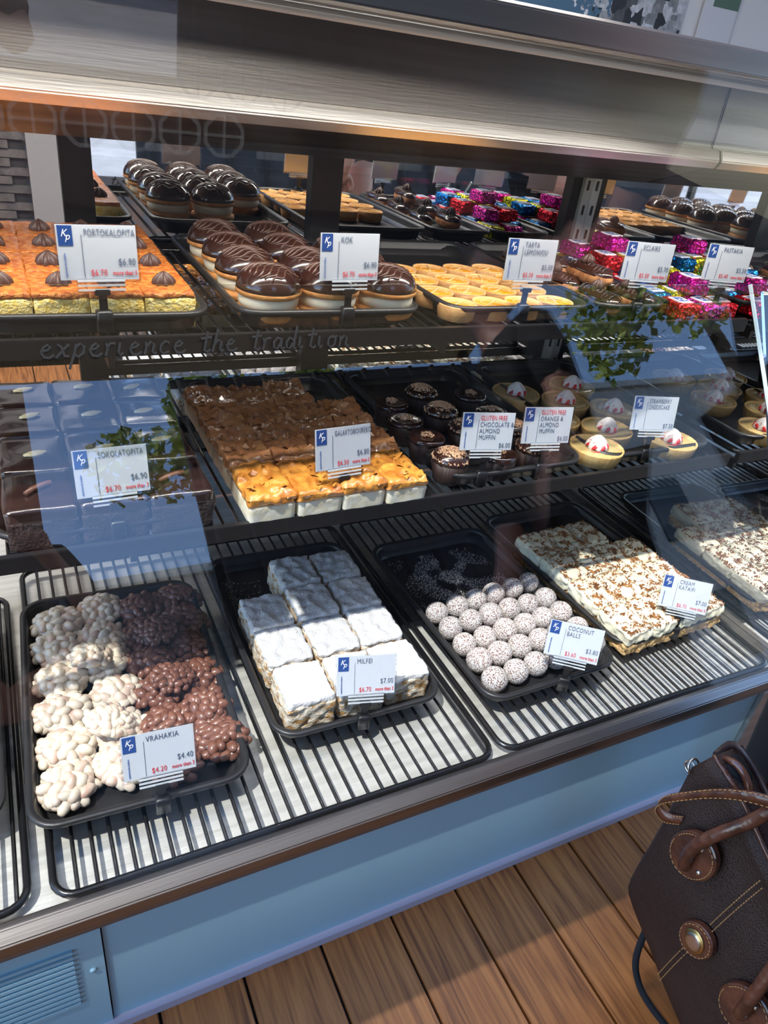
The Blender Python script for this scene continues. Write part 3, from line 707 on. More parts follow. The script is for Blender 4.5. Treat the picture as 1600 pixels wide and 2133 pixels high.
LAY = [(.876, .748, 0, 'red'), (.921, .748, 0, 'magenta'), (.955, .750, 0, 'red'), (.876, .806, 0, 'blue'), (.921, .806, 0, 'yellow'), (.955, .808, 0, 'blue'), (.876, .864, 0, 'red'), (.921, .864, 0, 'magenta'), (.955, .866, 0, 'yellow'), (.876, .922, 0, 'red'), (.921, .922, 0, 'yellow'), (.955, .924, 0, 'magenta'), (.876, .98, 0, 'blue'), (.921, .98, 0, 'red'), (.955, .98, 0, 'blue'), (.876, 1.036, 0, 'yellow'), (.921, 1.036, 0, 'magenta'),
       (.930, .790, 1, 'magenta'), (.885, .850, 1, 'blue'), (.930, .852, 1, 'yellow'), (.878, .925, 1, 'red'), (.918, .925, 1, 'yellow'), (.955, .918, 1, 'blue'), (.885, 1.000, 1, 'magenta'), (.935, .990, 1, 'red'), (.905, .95, 2, 'magenta')]
rows_ = {}
for x, y, lv, c in LAY:
    x = .866 + (x - .876) * 1.0
    tier = ('bottom layer', 'second layer', 'top of the pile')[lv]
    j = sum(1 for q in (.76, .82, .88, .94, 1.0) if y > q + (.015 if lv else 0)); i = 0 if x < .89 else (1 if x < .93 else 2)
    lab = '%s foil wrapped bar, %s, %s, %s' % (c, tier, ('left', 'middle', 'right')[i], rowname(j, 6)) if lv < 2 else '%s foil wrapped bar on the very top of the pile' % c
    place(BP[c], V(x, y, FT + .001) + Vector((0, 0, lv * .0345)), U(-.08, .08) + (1.57 if lv == 9 else 0), lab, 'foil wrapped bars')

# ---------------------------------------------------------------- price cards
def pricecard(name, price, deal, label, x, y, z, yaw, tilt, red=None, roll=0, px=.7):
    W, H = .1015, .070
    t = thing('price_card', label, 'price card', V(x, y, z), math.radians(yaw), 'price cards')
    part('clip', loft([(.022, .016, .003, -.024), (.022, .016, .003, .003), (.018, .012, .003, .0055)], 2), BLKM, t, (0, -.003, 0))
    part('stem', box(-.0055, .0055, -.004, .001, .004, .034, .001), BLKM, t)
    part('stem_head', box(-.010, .010, -.006, .003, .026, .034, .001), BLKM, t)
    h = part('sleeve_rail', box(-.031, .031, -.0035, .0035, .0, .018, .0008), SLEEVE, t, (0, 0, .030), (math.radians(-tilt), math.radians(roll), 0))
    for k in range(3): part('rail_ridge', box(-.031, .031, -.0048, -.0035, .002 + k * .006, .0045 + k * .006), veil('ridge', (.75, .8, .85), .6) if 'ridge' not in bpy.data.materials else bpy.data.materials['ridge'], h)
    c = part('card', box(-W / 2, W / 2, -.0006, .0006, 0, H), WHITE, t, Vector((0, 0, .030)) + Matrix.Rotation(math.radians(-tilt), 3, 'X') @ Vector((0, 0, .016)), (math.radians(-tilt), math.radians(roll), 0))
    part('plastic_cover', box(-W / 2 - .003, W / 2 + .003, -.0013, .0013, -.004, H + .0015), SLEEVE, t, c.location, c.rotation_euler)
    RX = (math.pi / 2, 0, 0); yy = -.0014
    lg = part('logo_patch', box(-W / 2 + .002, -W / 2 + .020, -.0012, -.0008, H - .026, H - .001), CBLUE, c)
    part('logo_letters', textmesh('K', .013, .9, .35, 'CENTER'), WHITE, c, (-W / 2 + .0090, yy, H - .0145), RX)
    part('logo_letters', textmesh('p', .013, .9, .35, 'CENTER'), WHITE, c, (-W / 2 + .0135, yy, H - .0185), RX)
    part('side_writing', textmesh('experience the tradition', .0035, .9, 0, 'LEFT', off=.00005), CBLUE, c, (-W / 2 + .009, yy, .004), (math.pi / 2, -math.pi / 2, 0))
    part('divider_line', box(-W / 2 + .0305, -W / 2 + .0310, -.0012, -.0008, .003, H - .012), CGREY, c)
    z0 = H - .0135
    if red: part('printed_words', textmesh(red, .0125, .62, 0, 'LEFT', sp=1.1), CRED, c, (-W / 2 + .034, yy, z0), RX); z0 -= .012
    for ln in name: part('printed_words', textmesh(ln, .0125, px, 0, 'LEFT', sp=1.12), CGREY, c, (-W / 2 + .034, yy, z0), RX); z0 -= .012
    part('printed_price', textmesh(price, .0130, .72, 0, 'RIGHT', sp=1.1), CGREY, c, (W / 2 - .003, yy, .019 if deal else .005), RX)
    if deal:
        d = textmesh('more than 3', .0090, .72, 0, 'RIGHT', off=.0001); part('printed_offer', d, CRED, c, (W / 2 - .002, yy, .006), RX)
        part('printed_offer', textmesh(deal, .0120, .72, 0, 'RIGHT', sp=1.1), CRED, c, (W / 2 - .0415, yy, .0055), RX)
    return t
RB, RMi, RT = FB + .022, FM + .022, FT + .022
pricecard(['VRAHAKIA'], '$4.40', '$4.20', 'white card reading VRAHAKIA clipped to the nut cluster tray', .076, .504, RB, -4, 20)
pricecard(['MILFEI'], '$7.00', '$6.70', 'white card reading MILFEI clipped to the dusted slice tray', .318, .536, RB, -14, 22)
pricecard(['COCONUT', 'BALLS'], '$3.80', '$3.60', 'white card reading COCONUT BALLS clipped to the coconut ball tray', .600, .506, RB, -38, 20)
pricecard(['CREAM', 'KATAIFI'], '$7.00', '$6.70', 'white card reading CREAM KATAIFI clipped to the cream slice tray', .836, .538, RB, -38, 22)
pricecard(['SOKOLATOPITA'], '$6.90', '$6.70', 'white card reading SOKOLATOPITA clipped to the chocolate cake tray', .072, .666, RMi, 2, 14, px=.62)
pricecard(['GALAKTOBOUREKO'], '$6.80', '$6.50', 'white card reading GALAKTOBOUREKO clipped to the filo square tray', .322, .666, RMi, 4, 12, px=.54)
pricecard(['CHOCOLATE &', 'ALMOND', 'MUFFIN'], '$6.00', None, 'white card reading GLUTEN FREE CHOCOLATE & ALMOND MUFFIN on muffin tray', .518, .669, RMi, -12, 10, red='GLUTEN FREE')
pricecard(['ORANGE &', 'ALMOND', 'MUFFIN'], '$6.00', None, 'white card reading GLUTEN FREE ORANGE & ALMOND MUFFIN on muffin tray', .612, .669, RMi, -10, 10, red='GLUTEN FREE')
pricecard(['STRAWBERRY', 'CHEESECAKE'], '$7.50', None, 'white card reading STRAWBERRY CHEESECAKE clipped to the swirl tart tray', .805, .671, RMi, -14, 12, px=.6)
pricecard(['PORTOKALOPITA'], '$6.90', '$6.70', 'white card reading PORTOKALOPITA clipped to the orange cake tray', .083, .735, RT, 4, 6, px=.6)
pricecard(['KOK'], '$6.90', '$6.70', 'white card reading KOK clipped to the cream sandwich tray', .338, .735, RT, 3, 6)
pricecard(['TARTA', 'LEMONIOU'], '$5.50', '$5.30', 'white card reading TARTA LEMONIOU clipped to the lemon tart tray', .579, .737, RT, -4, 4)
pricecard(['ECLAIRS'], '$5.70', '$5.50', 'white card reading ECLAIRS clipped to the narrow eclair tray', .772, .738, RT, -14, 4)
pricecard(['PASTAKIA'], '$5.50', '$5.40', 'white card reading PASTAKIA clipped to the foil bar tray', .925, .738, RT, -16, 4)

# ---------------------------------------------------------------- lettering on the glass
def script_word(strokes_text, h):
    bm = bmesh.new(); x = 0
    G = {'e': [[(0, .25), (.25, .3), (.35, .42), (.25, .5), (.1, .4), (.05, .2), (.15, .03), (.35, 0), (.5, .12)]],
         'x': [[(0, .5), (.15, .4), (.3, .05), (.45, .05)], [(.42, .5), (.2, .25), (0, 0)]],
         'p': [[(.1, .5), (.05, .1), (-.08, -.45)], [(.08, .35), (.25, .52), (.4, .4), (.38, .15), (.22, 0), (.08, .1)]],
         'r': [[(.05, .5), (.1, .25), (.05, 0)], [(.08, .3), (.2, .48), (.38, .48)]],
         'i': [[(.1, .5), (.06, .12), (.14, .0), (.25, .1)], [(.14, .68), (.17, .72)]],
         'n': [[(.05, .5), (.08, .25), (.03, 0)], [(.08, .3), (.25, .5), (.38, .42), (.34, .1), (.42, .0), (.5, .08)]],
         'c': [[(.4, .42), (.25, .5), (.08, .35), (.05, .15), (.18, 0), (.42, .08)]],
         't': [[(.25, .85), (.16, .3), (.14, .08), (.28, 0), (.4, .1)], [(-.02, .55), (.42, .6)]],
         'h': [[(.2, .95), (.1, .4), (.03, 0)], [(.08, .3), (.25, .5), (.38, .42), (.34, .1), (.42, 0), (.5, .08)]],
         'a': [[(.38, .42), (.22, .5), (.06, .32), (.08, .06), (.22, .02), (.36, .25), (.4, .48), (.38, .1), (.46, 0), (.55, .08)]],
         'd': [[(.36, .38), (.2, .48), (.05, .3), (.08, .05), (.22, .02), (.36, .25)], [(.5, .98), (.42, .4), (.4, .06), (.5, 0)]],
         'o': [[(.25, .5), (.08, .38), (.05, .12), (.2, 0), (.38, .12), (.42, .36), (.28, .5), (.25, .42), (.5, .48)]]}
    for ch in strokes_text:
        if ch == ' ': x += .55; continue
        for st in G[ch]:
            tube(bm, [((x + a + .2 * b) * h, b * h, 0) for a, b in st], .048 * h, 6, flat=.08)
        x += .58 if ch not in 'itr' else .46
    return fin(bm), x * h
ga = Vector((0, g1[0] - g0[0], g1[1] - g0[1])).normalized(); ang = math.atan2(ga.z, ga.y)
_, wd = script_word('experience the tradition', .034); k = .30 * S / wd; x_ = 0
INK = veil('frosted_dark_ink', (.006, .007, .009), .85)
for wo in ('experience', 'the', 'tradition'):
    me, w1 = script_word(wo, .034)
    part('painted_word', me, INK, case, V(.020, .6835, -.2555) + Vector((x_ * k, -.0075, .0055)), (ang, 0, 0), (k, k, k), label='faint dark handwritten word across the front glass', kind='stuff')
    x_ += w1 + .55 * .034
# pale octagon lattice on the upper glass
bm = bmesh.new()
def rib(p, q, w_):
    p, q = Vector(p), Vector(q); d = (q - p).normalized(); n_ = Vector((-d.z, 0, d.x)) * w_
    bm.faces.new([bm.verts.new(p + n_), bm.verts.new(q + n_), bm.verts.new(q - n_), bm.verts.new(p - n_)])
def lat(cx, cz, r):
    for q in range(8):
        a, b = math.radians(22.5 + 45 * q), math.radians(67.5 + 45 * q)
        rib((cx + r * math.cos(a), 0, cz + r * math.sin(a)), (cx + r * math.cos(b), 0, cz + r * math.sin(b)), .0022)
    for q in range(2):
        a = math.radians(90 * q); rib((cx - r * math.cos(a), 0, cz - r * math.sin(a)), (cx + r * math.cos(a), 0, cz + r * math.sin(a)), .0016)
for cx in range(8): lat(-.10 + cx * .050, -.030, .023)
for cx, cz in ((-.06, .03), (-.01, .03), (.22, .028), (.27, .026), (.32, .024)): lat(cx, cz, .023)
part('lattice_pattern', fin(bm), veil('faint_white_lattice', (.6, .58, .55), .10), case, V(0, .640, -.038) + Vector((0, -.008, 0)), (math.radians(4.5), 0, 0), label='pale octagon lattice pattern on the upper glass', kind='stuff')

# ---------------------------------------------------------------- poster and sign beyond the case
po = thing('wall_poster', 'large photo poster of white hillside houses on the wall behind the case', 'poster', (3.84, 4.93, 2.10), data=None); po.scale = (1.5, 1, 1.5)
part('print', box(-1.05, .62, -.004, 0, -.5, .45), postermat(), po)
sg = thing('wall_sign', 'small white notice beside the poster at the top right', 'sign', (5.12, 4.93, 2.03), data=None); sg.scale = (1.5, 1, 1.5)
part('board', box(-.12, .12, -.006, 0, -.16, .12, .002), mat('sign_white', (.55, .55, .56), .6), sg); part('green_square', box(-.06, .12, -.008, -.006, .02, .08), mat('sign_green', (.08, .14, .10), .6), sg)

# ---------------------------------------------------------------- bag
BX = .841
bag = thing('handbag', 'dark brown leather handbag with brass medallion beside the case', 'bag', Vector((BX, .30, HC - 1.2)))
def bp_(y, z): return Vector((0, y - .30, z + 1.2))
top = [(.424, -.845), (.405, -.800), (.345, -.822), (.268, -.870), (.16, -.935), (.06, -.995)]
bot = [(.450, -1.160), (.420, -1.215), (.350, -1.262), (.255, -1.318), (.150, -1.375), (.04, -1.43)]
def bagbody():
    bm = bmesh.new(); NU, NV = 20, 16; F = []; K = []
    def lerp(c, u):
        f = u * (len(c) - 1); i = min(int(f), len(c) - 2); f -= i; return Vector((c[i][0] * (1 - f) + c[i + 1][0] * f, c[i][1] * (1 - f) + c[i + 1][1] * f))
    for a in range(NU + 1):
        u = a / NU; t_, b_ = lerp(top, u), lerp(bot, u); f, k_ = [], []
        for c in range(NV + 1):
            v = c / NV; p = b_.lerp(t_, v); 
            wide = 1 + .0 * v
            th_ = .085 * (1 - v) ** .7 + .010; bulge = .018 * math.sin(math.pi * min(1, v + .12)) * math.sin(math.pi * (.12 + .76 * u))
            e = min(1, min(u, 1 - u) * 7 + .15); e2 = min(1, v * 6 + .25)
            q = bp_(p.x, p.y); nn = .003 * noise.noise(Vector((q.y * 14, q.z * 14, 0)))
            f.append(bm.verts.new(q + Vector((.055 * (1 - e * e2) * (1 - v) - bulge * e * e2 + nn, 0, 0)))); k_.append(bm.verts.new(q + Vector((.055 + th_ + bulge * .5, 0, 0))))
        F.append(f); K.append(k_)
    for a in range(NU):
        for c in range(NV):
            bm.faces.new((F[a][c], F[a + 1][c], F[a + 1][c + 1], F[a][c + 1])); bm.faces.new((K[a][c], K[a][c + 1], K[a + 1][c + 1], K[a + 1][c]))
        bm.faces.new((F[a][0], K[a][0], K[a + 1][0], F[a + 1][0])); bm.faces.new((F[a][NV], F[a + 1][NV], K[a + 1][NV], K[a][NV]))
    for c in range(NV):
        bm.faces.new((F[0][c], F[0][c + 1], K[0][c + 1], K[0][c])); bm.faces.new((F[NU][c], K[NU][c], K[NU][c + 1], F[NU][c + 1]))
    return fin(bm, True)
part('body', bagbody(), LEATH, bag)
def patch(yc, zc, ry, rz_, ang_, m, th_=.004, x=-.022, n=28, power=1):
    bm = bmesh.new(); ca, sa = math.cos(ang_), math.sin(ang_); rings = []
    for rr, dx in ((1.0, .006), (1.0, -th_ * .6), (.95, -th_), (.5, -th_ - .001)):
        ring = []
        for k in range(n):
            a = 2 * math.pi * k / n; py, pz = ry * rr * math.cos(a), rz_ * rr * math.sin(a); q = bp_(yc + py * ca - pz * sa, zc + py * sa + pz * ca); ring.append(bm.verts.new(q + Vector((x + dx, 0, 0))))
        rings.append(ring)
    for a, b in zip(rings, rings[1:]):
        for k in range(n): bm.faces.new((a[k], a[(k + 1) % n], b[(k + 1) % n], b[k]))
    bm.faces.new(rings[0]); bm.faces.new(rings[-1]); return fin(bm, False)
def stitch(pts, x, par, closed=False):
    bm = bmesh.new(); P = [bp_(a, b) + Vector((x, 0, 0)) for a, b in pts]
    if closed: P.append(P[0])
    for a, b in zip(P, P[1:]):
        L = (b - a).length; n = max(1, int(L / .0052))
        for q in range(n): tube(bm, [a.lerp(b, (q + .15) / n), a.lerp(b, (q + .75) / n)], .0007, 5)
    part('stitching', fin(bm), STITCH, par)
def ell(yc, zc, ry, rz_, ang_, n=24): return [(yc + ry * math.cos(a) * math.cos(ang_) - rz_ * math.sin(a) * math.sin(ang_), zc + ry * math.cos(a) * math.sin(ang_) + rz_ * math.sin(a) * math.cos(ang_)) for a in [2 * math.pi * k / n for k in range(n)]]
for (y, z, nm) in ((.352, -.952, 'upper'), (.190, -1.090, 'lower')):
    hp = part('handle_patch', patch(y, z, .036, .050, .35, LEATH2), LEATH2, bag, label='%s rounded croc leather handle patch' % nm)
    stitch(ell(y, z, .032, .046, .35), -.0275, hp)
    for dy, dz in ((-.008, .028), (-.02, -.012)): part('rivet', spheroid(10, 6), NICK, hp, bp_(y + dy, z + dz) + Vector((-.027, 0, 0)), (0, 0, 0), (.003, .0045, .0045))
md = part('medallion_patch', patch(.288, -1.073, .027, .036, .3, LEATH2, x=-.024), LEATH2, bag)
stitch(ell(.288, -1.073, .024, .033, .3), -.0295, md)
mm = part('brass_medallion', lathe([(0, 0), (.0185, 0), (.0195, .002), (.0185, .004), (.0160, .0035), (.0150, .005), (.008, .0065), (.0075, .0055), (.003, .0058), (0, .0075)], 36), BRASS, bag, bp_(.288, -1.073) + Vector((-.028, 0, 0)), (0, -math.pi / 2, 0), (1.15, .9, 1))
part('nickel_face', lathe([(0, .0052), (.0145, .0052), (.0140, .0058), (.009, .0068), (0, .0072)], 30), NICK, mm)
for o1, o2 in (((.307, -1.225), (.294, -1.112)), ((.281, -1.034), (.258, -.885))):
    for off in (-.003, .004):
        sx = -.0205 if o2[0] > .25 else -.022
        n_ = 10; stitch([(o1[0] + (o2[0] - o1[0]) * q / n_ + off, o1[1] + (o2[1] - o1[1]) * q / n_ + off + .006 * math.sin(3.14 * q / n_)) for q in range(n_ + 1)], sx, bag)
tm = bp_
hpts = [bp_(.353, -.975) + Vector((-.030, 0, 0)), bp_(.353, -.950) + Vector((-.036, 0, 0)), bp_(.350, -.918) + Vector((-.036, 0, 0)), bp_(.335, -.875) + Vector((-.031, 0, 0)), bp_(.315, -.83) + Vector((-.012, 0, 0)), bp_(.300, -.79) + Vector((.0, 0, 0)), bp_(.28, -.775) + Vector((.012, 0, 0)), bp_(.24, -.82) + Vector((.010, 0, 0)), bp_(.20, -.92) + Vector((-.01, 0, 0)), bp_(.188, -1.04) + Vector((-.040, 0, 0)), bp_(.190, -1.095) + Vector((-.030, 0, 0))]
def smooth(P, n=5):
    P = [Vector(p) for p in P]; o = []
    for i in range(len(P) - 1):
        a, b, c, d = P[max(i - 1, 0)], P[i], P[i + 1], P[min(i + 2, len(P) - 1)]
        for q in range(n):
            t = q / n; o.append(.5 * ((2 * b) + (c - a) * t + (2 * a - 5 * b + 4 * c - d) * t * t + (3 * b - a - 3 * c + d) * t ** 3))
    o.append(P[-1]); return o
part('handle', tubem(smooth(hpts), .0095, 10), LEATH2, bag, label='rolled red brown handle')
sp_ = [bp_(.395, -.930) + Vector((-.012, 0, 0)), bp_(.415, -.945) + Vector((-.020, 0, 0)), bp_(.431, -.936) + Vector((-.026, 0, 0)), bp_(.424, -.908) + Vector((-.030, 0, 0)), bp_(.395, -.862) + Vector((-.032, 0, 0)), bp_(.362, -.818) + Vector((-.028, 0, 0)), bp_(.33, -.788) + Vector((-.02, 0, 0)), bp_(.295, -.768) + Vector((-.008, 0, 0)), bp_(.27, -.760) + Vector((.01, 0, 0))]
bm = bmesh.new(); sm = smooth(sp_, 6)
rings = []
for p in sm:
    rings.append([bm.verts.new(p + Vector(d)) for d in ((-.001, 0, -.011), (.002, 0, -.011), (.002, 0, .011), (-.001, 0, .011))])
for a, b in zip(rings, rings[1:]):
    for k in range(4): bm.faces.new((a[k], a[(k + 1) % 4], b[(k + 1) % 4], b[k]))
st = part('shoulder_strap', fin(bm, True), LEATH2, bag, label='flat stitched strap loop')
bm = bmesh.new()
for a, b in zip(sm, sm[1:]):
    for dz in (-.009, .009): tube(bm, [a.lerp(b, .1) + Vector((-.0016, 0, dz)), a.lerp(b, .7) + Vector((-.0016, 0, dz))], .0007, 5)
part('stitching', fin(bm), STITCH, st)
lp = smooth([bp_(.385, -.880) + Vector((.012, 0, 0)), bp_(.410, -.842) + Vector((.016, 0, 0)), bp_(.403, -.812) + Vector((.019, 0, 0)), bp_(.381, -.797) + Vector((.022, 0, 0)), bp_(.357, -.808) + Vector((.024, 0, 0)), bp_(.332, -.845) + Vector((.024, 0, 0))], 6)
part('opening_shade', tubem([bp_(.386, -.86) + Vector((.03, 0, 0)), bp_(.384, -.825) + Vector((.032, 0, 0)), bp_(.378, -.808) + Vector((.034, 0, 0))], .022, 10), CLOTH, bag)  # black plug stands in for the shade inside the bag opening
part('opening_flap', tubem(lp, .006, 8), LEATH2, bag)
part('ring', tubem([bp_(.424, -.846) + Vector((.004 + .011 * math.cos(a), .006 * math.sin(a), .011 * math.sin(a))) for a in [k * .45 for k in range(14)]], .0019, 8, True), NICK, bag, label='nickel strap ring')
part('ring', tubem([bp_(.428, -.852) + Vector((.004, .010 * math.cos(a), .010 * math.sin(a))) for a in [k * .45 for k in range(14)]], .0017, 8, True), NICK, bag, label='nickel strap ring')
zp = [bp_(y, z) + Vector((.048, 0, .006)) for y, z in top]
part('zip', tubem(smooth(zp, 4), .006, 8, flat=.4), mat('zip_dark', (.03, .015, .015), .4), bag)
zp = [bp_(y, z) + Vector((.002, 0, .003)) for y, z in top[1:]]
part('top_piping', tubem(smooth(zp, 4), .0035, 8), LEATH2, bag)
part('dark_strap', tubem(smooth([bp_(.385, -1.21) + Vector((.03, 0, 0)), bp_(.368, -1.29) + Vector((.012, 0, 0)), bp_(.345, -1.333) + Vector((.012, 0, 0)), bp_(.309, -1.346) + Vector((.012, 0, 0)), bp_(.24, -1.350) + Vector((.02, 0, 0)), bp_(.12, -1.37) + Vector((.04, 0, 0))]), .006, 8), CLOTH, bag, label='thin black strap hanging under the bag')

# ---------------------------------------------------------------- people
def skinmesh(V_, E_, R_, root=0, sub=1):
    me = bpy.data.meshes.new('b'); me.from_pydata(V_, E_, []); o = link(bpy.data.objects.new('b', me))
    md_ = o.modifiers.new('s', 'SKIN'); sv = me.skin_vertices[0].data
    for i, r in enumerate(R_): sv[i].radius = (r, r); sv[i].use_root = (i == root)
    s2 = o.modifiers.new('u', 'SUBSURF'); s2.levels = sub; s2.render_levels = sub
    bpy.context.view_layer.update(); dg = bpy.context.evaluated_depsgraph_get()
    out = bpy.data.meshes.new_from_object(o.evaluated_get(dg)); bpy.data.objects.remove(o)
    for p in out.polygons: p.use_smooth = True
    return out
def figure(name, label, loc, rz, handL, handR, elbL, elbR, hair, top_m, leg_m):
    """joints in local metres, facing +y; the feet at z=0"""
    t = thing(name, label, 'person', loc, rz)
    Vt, E, Rr = [], [], []
    def add(p, r, par=None):
        Vt.append(tuple(p)); Rr.append(r)
        if par is not None: E.append((par, len(Vt) - 1))
        return len(Vt) - 1
    pel = add((0, 0, .93), .13); wa = add((0, 0, 1.08), .115, pel); ch_ = add((0, .01, 1.28), .125, wa); nk = add((0, 0, 1.43), .06, ch_); hd0 = add((0, .01, 1.50), .055, nk); hd = add((0, .02, 1.57), .075, hd0); hd1 = add((0, .015, 1.64), .07, hd)
    for s_ in (-1, 1):
        hp_ = add((.09 * s_, 0, .86), .095, pel); kn = add((.10 * s_, .02, .48), .058, hp_); an = add((.10 * s_, -.01, .09), .038, kn); to = add((.11 * s_, .13, .04), .035, an)
    for s_, h_, e_ in ((-1, handL, elbL), (1, handR, elbR)):
        sh = add((.18 * s_, 0, 1.36), .055, ch_); el = add(e_, .040, sh); wr = add(Vector(e_).lerp(Vector(h_), .88), .027, el); pm = add(h_, .030, wr)
        d = (Vector(h_) - Vector(e_)).normalized(); sd = d.cross(Vector((0, 0, 1))).normalized(); up_ = sd.cross(d)
        for f_ in range(4):
            b0 = Vector(h_) + d * .035 + sd * (-.027 + f_ * .018) ; L = (.030, .034, .032, .025)[f_]
            k0 = add(b0, .010, pm); k1 = add(b0 + d * L + up_ * -.008, .009, k0); k2 = add(b0 + d * L * 1.4 + up_ * -.028, .0085, k1); add(b0 + d * L * 1.2 + up_ * -.045, .008, k2)
        tb = Vector(h_) - sd * .03 * s_ + d * .0; k0 = add(tb, .012, pm); k1 = add(tb + d * .03 - sd * .018 * s_ - up_ * .01, .010, k0); add(tb + d * .05 - sd * .012 * s_ - up_ * .03, .009, k1)
    part('body', skinmesh(Vt, E, Rr), SKIN, t)
    # clothes: shells slightly larger
    def shell(pts, rs, nm, m): part(nm, skinmesh([tuple(p) for p in pts], [(i, i + 1) for i in range(len(pts) - 1)], rs), m, t)
    Vt, E, Rr = [], [], []
    a = add((0, 0, .90), .150); b = add((0, 0, 1.08), .135, a); c = add((0, .01, 1.28), .145, b); add((0, 0, 1.40), .085, c)
    for s_, e_ in ((-1, elbL), (1, elbR)): q = add((.18 * s_, 0, 1.36), .068, c); add(Vector((.18 * s_, 0, 1.36)).lerp(Vector(e_), .9), .052, q)
    part('top', skinmesh(Vt, E, Rr), top_m, t)
    Vt, E, Rr = [], [], []
    a = add((0, 0, .95), .145)
    for s_ in (-1, 1): h_ = add((.09 * s_, 0, .85), .115, a); kn = add((.10 * s_, .02, .48), .080, h_); add((.10 * s_, -.01, .10), .062, kn)
    part('trousers', skinmesh(Vt, E, Rr), leg_m, t)
    hm = bmesh.new(); bmesh.ops.create_uvsphere(hm, u_segments=18, v_segments=12, radius=1)
    for v in hm.verts: v.co = Vector((v.co.x * .090, (v.co.y * .105 - .022) if v.co.y < .3 else v.co.y * .06, 1.63 + v.co.z * .095)); 
    part('hair', fin(hm, True), HAIR, t)
    fm = bmesh.new()
    tube(fm, [(0, .088, 1.615), (0, .105, 1.585), (0, .092, 1.578)], [.007, .011, .009], 8)
    part('nose', fin(fm, True), SKIN, t)
    for s_ in (-1, 1):
        part('eye', spheroid(10, 6), mat('eye_dark', (.02, .02, .02), .2), t, (.030 * s_, .086, 1.612), (0, 0, 0), (.011, .006, .006)); part('ear', spheroid(10, 6), SKIN, t, (.082 * s_, .0, 1.60), (0, 0, 0), (.008, .016, .028))
        part('shoe', slab(.09, .25, .08, 6, rnd=.45, nz_amp=0), CLOTH, t, (.11 * s_, .05, 0))
    part('mouth', spheroid(10, 6), mat('lips', (.35, .08, .07), .4), t, (0, .090, 1.553), (0, 0, 0), (.020, .005, .006))
    return t
def loc2(fig_loc, rz, p):
    q = Vector(p) - Vector(fig_loc); return tuple(Matrix.Rotation(-rz, 3, 'Z') @ q)
L1 = (-.14, -.52, 0)
figure('person', 'person in dark clothes holding up a phone before the case', L1, -.1, loc2(L1, -.1, (-.115, -.03, 1.24)), loc2(L1, -.1, (-.005, -.10, 1.22)), (-.24, .18, 1.12), (.24, .16, 1.10), HAIR, CLOTH, CLOTH)
ph = thing('phone', 'black phone held up in front of the pastry case', 'phone', co.matrix_world @ Vector((-.032, -.058, .012)))
ph.rotation_euler = MR.to_euler(); part('shell', loft([(.072, .148, .010, -.004), (.0745, .150, .011, -.003), (.0745, .150, .011, .003), (.072, .148, .010, .004)], 4), BLKM, ph); part('screen', box(-.034, .034, -.071, .071, .004, .0045), mat('screen_glass', (.01, .01, .012), .05), ph)
L2 = (1.285, .390, 0)
figure('person', 'person in black clothes holding the brown handbag', L2, 1.75, loc2(L2, 1.75, (.925, .300, .585)), loc2(L2, 1.75, (1.2, .55, 1.0)), (-.02, .22, .80), (.24, .05, 1.10), HAIR, CLOTH, CLOTH)

# ---------------------------------------------------------------- outdoors in front of the case (seen in the glass)
def canvasmat():
    m = bpy.data.materials.new('thin_awning_canvas'); n, l = nodes(m); b = n['Principled BSDF']; b.inputs['Base Color'].default_value = (.06, .065, .07, 1); b.inputs['Roughness'].default_value = .9
    t = n.new('ShaderNodeBsdfTranslucent'); t.inputs[0].default_value = (.62, .52, .38, 1); mx = n.new('ShaderNodeMixShader'); mx.inputs[0].default_value = .5
    l.new(b.outputs[0], mx.inputs[1]); l.new(t.outputs[0], mx.inputs[2]); l.new(mx.outputs[0], n['Material Output'].inputs[0]); return m
aw = thing('awning', 'dark canvas awning over the pavement in front of the case', 'awning', (0, 0, 3.55))
part('canvas', box(-4, 3.5, -2.60, -.03, 0, .01), canvasmat(), aw)
for x in (-3.5, 3.4): part('pole', box(x - .03, x + .03, -2.5, -2.44, -3.55, 0), BLKM, aw)
cu = thing('sky_blocker', 'added dark curtain hanging between awning posts to the right', 'blocker', (0, -2.65, 0)); part('canvas', box(.98, 4.5, -.02, .02, .35, 3.54), BLOCKER, cu)  # unseen screen added to keep bright sky out of the glass reflection
for q in range(12): part('fold', tubem([(1.08 + q * .30, .03, .36), (1.05 + q * .21, .03, 3.53)], .03, 6), BLOCKER, cu)
cu = thing('sky_blocker', 'added dark curtain at the left end of the awning', 'blocker', (0, -2.65, 0)); part('canvas', box(-3.4, .02, -.02, .02, .35, 3.54), BLOCKER, cu)  # second added screen, cuts off the reflected sky on the left
pv = thing('pavement', 'pale grey pavement across the street side', 'pavement', (0, 0, 0)); part('slabs', box(-30, 30, -30, -6, -.06, -.02), PAVE, pv)
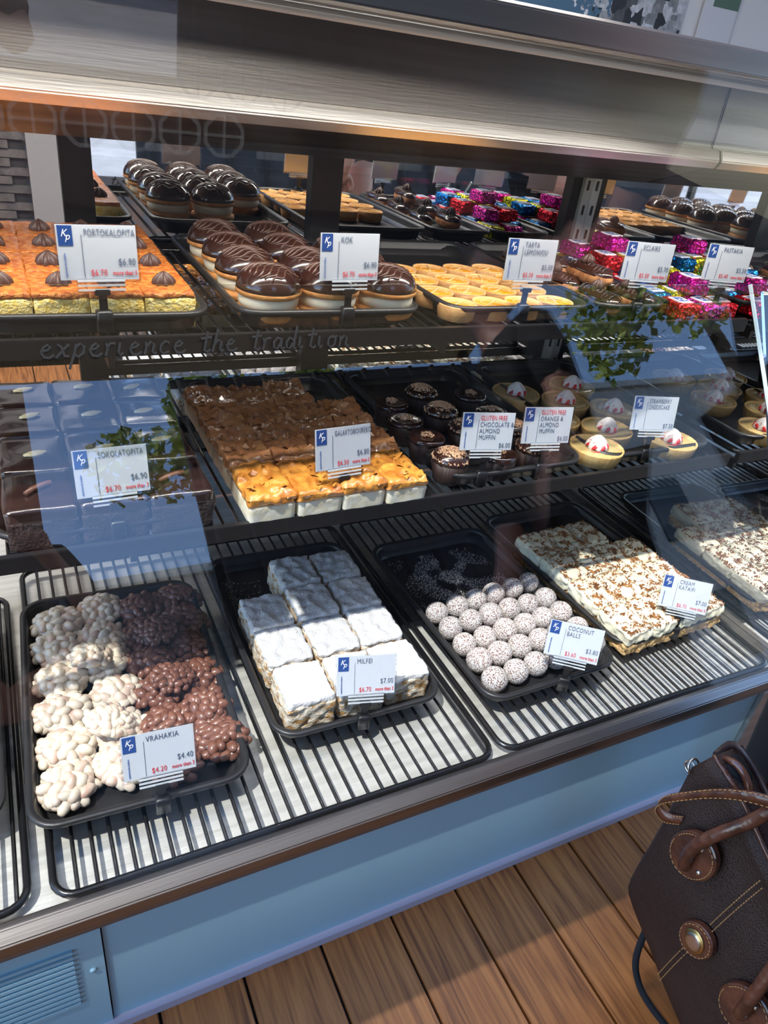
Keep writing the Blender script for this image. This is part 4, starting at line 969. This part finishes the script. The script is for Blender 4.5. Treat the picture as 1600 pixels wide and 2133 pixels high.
def tree(label, x, y, h, cr, seed, n=4200):
    random.seed(seed); t = thing('tree', label, 'tree', (x, y, 0))
    part('trunk', tubem([(0, 0, -.02), (.05, 0, h * .4), (-.05, .1, h * .75), (0, 0, h)], [.16, .13, .09, .03], 8), BARK, t)
    bm = bmesh.new(); bl = [(Vector((random.gauss(0, cr * .42), random.gauss(0, cr * .42), h + random.gauss(0, cr * .38))), U(.25, .5) * cr) for _ in range(16)]
    for _ in range(n):
        c, r = random.choice(bl); d = Vector((random.gauss(0, 1), random.gauss(0, 1), random.gauss(0, 1))).normalized() * r * U(.5, 1); p = c + d; s = U(.05, .11)
        a = Vector((U(-1, 1), U(-1, 1), U(-1, 1))).normalized(); b = a.cross(Vector((U(-1, 1), U(-1, 1), U(-1, 1)))).normalized()
        bm.faces.new([bm.verts.new(p + a * s), bm.verts.new(p + b * s * .6), bm.verts.new(p - a * s), bm.verts.new(p - b * s * .6)])
    part('foliage', fin(bm), LEAF, t, kind='stuff')
tree('leafy green street tree to the right, mirrored in the front glass', 8.6, -3.9, 6.1, 1.35, 3, 5000)
tree('dark leafy street tree straight across from the case', 2.3, -6.4, 5.0, 1.3, 5)
def bld(label, x0, x1, y0, y1, h, m, seed):
    t = thing('street_building', label, 'building', ((x0 + x1) / 2, (y0 + y1) / 2, 0)); w_, d_ = x1 - x0, y1 - y0
    part('walls', box(-w_ / 2, w_ / 2, -d_ / 2, d_ / 2, -.02, h), m, t); part('roof_edge', box(-w_ / 2 - .1, w_ / 2 + .1, -d_ / 2 - .1, d_ / 2 + .1, h, h + .15), WALLM, t)
    wm = box(-.5, .5, 0, .05, -.7, .7)
    for k in range(int(w_ / 2.2)):
        for f_ in range(max(1, int(h / 2.6))): part('window', wm, mat('window_dark', (.03, .04, .05), .1), t, (-w_ / 2 + 1.2 + k * 2.2, d_ / 2, 1.5 + f_ * 2.6))
bld('pale grey shopfront across the street to the right', 6.5, 30, -14, -9, 7.2, FAC, 1)
bld('darker low building across the street to the left', -14, 5.5, -15, -11, 5.2, mat('dark_facade', (.10, .11, .13), .8), 2)
for o in list(bpy.data.objects):
    if '_u' in o: del o['_u']
for o in list(bpy.data.objects):     # prototypes that were never placed
    if o.parent is None and o.get('label') == '':
        for c in list(o.children_recursive): bpy.data.objects.remove(c)
        bpy.data.objects.remove(o)
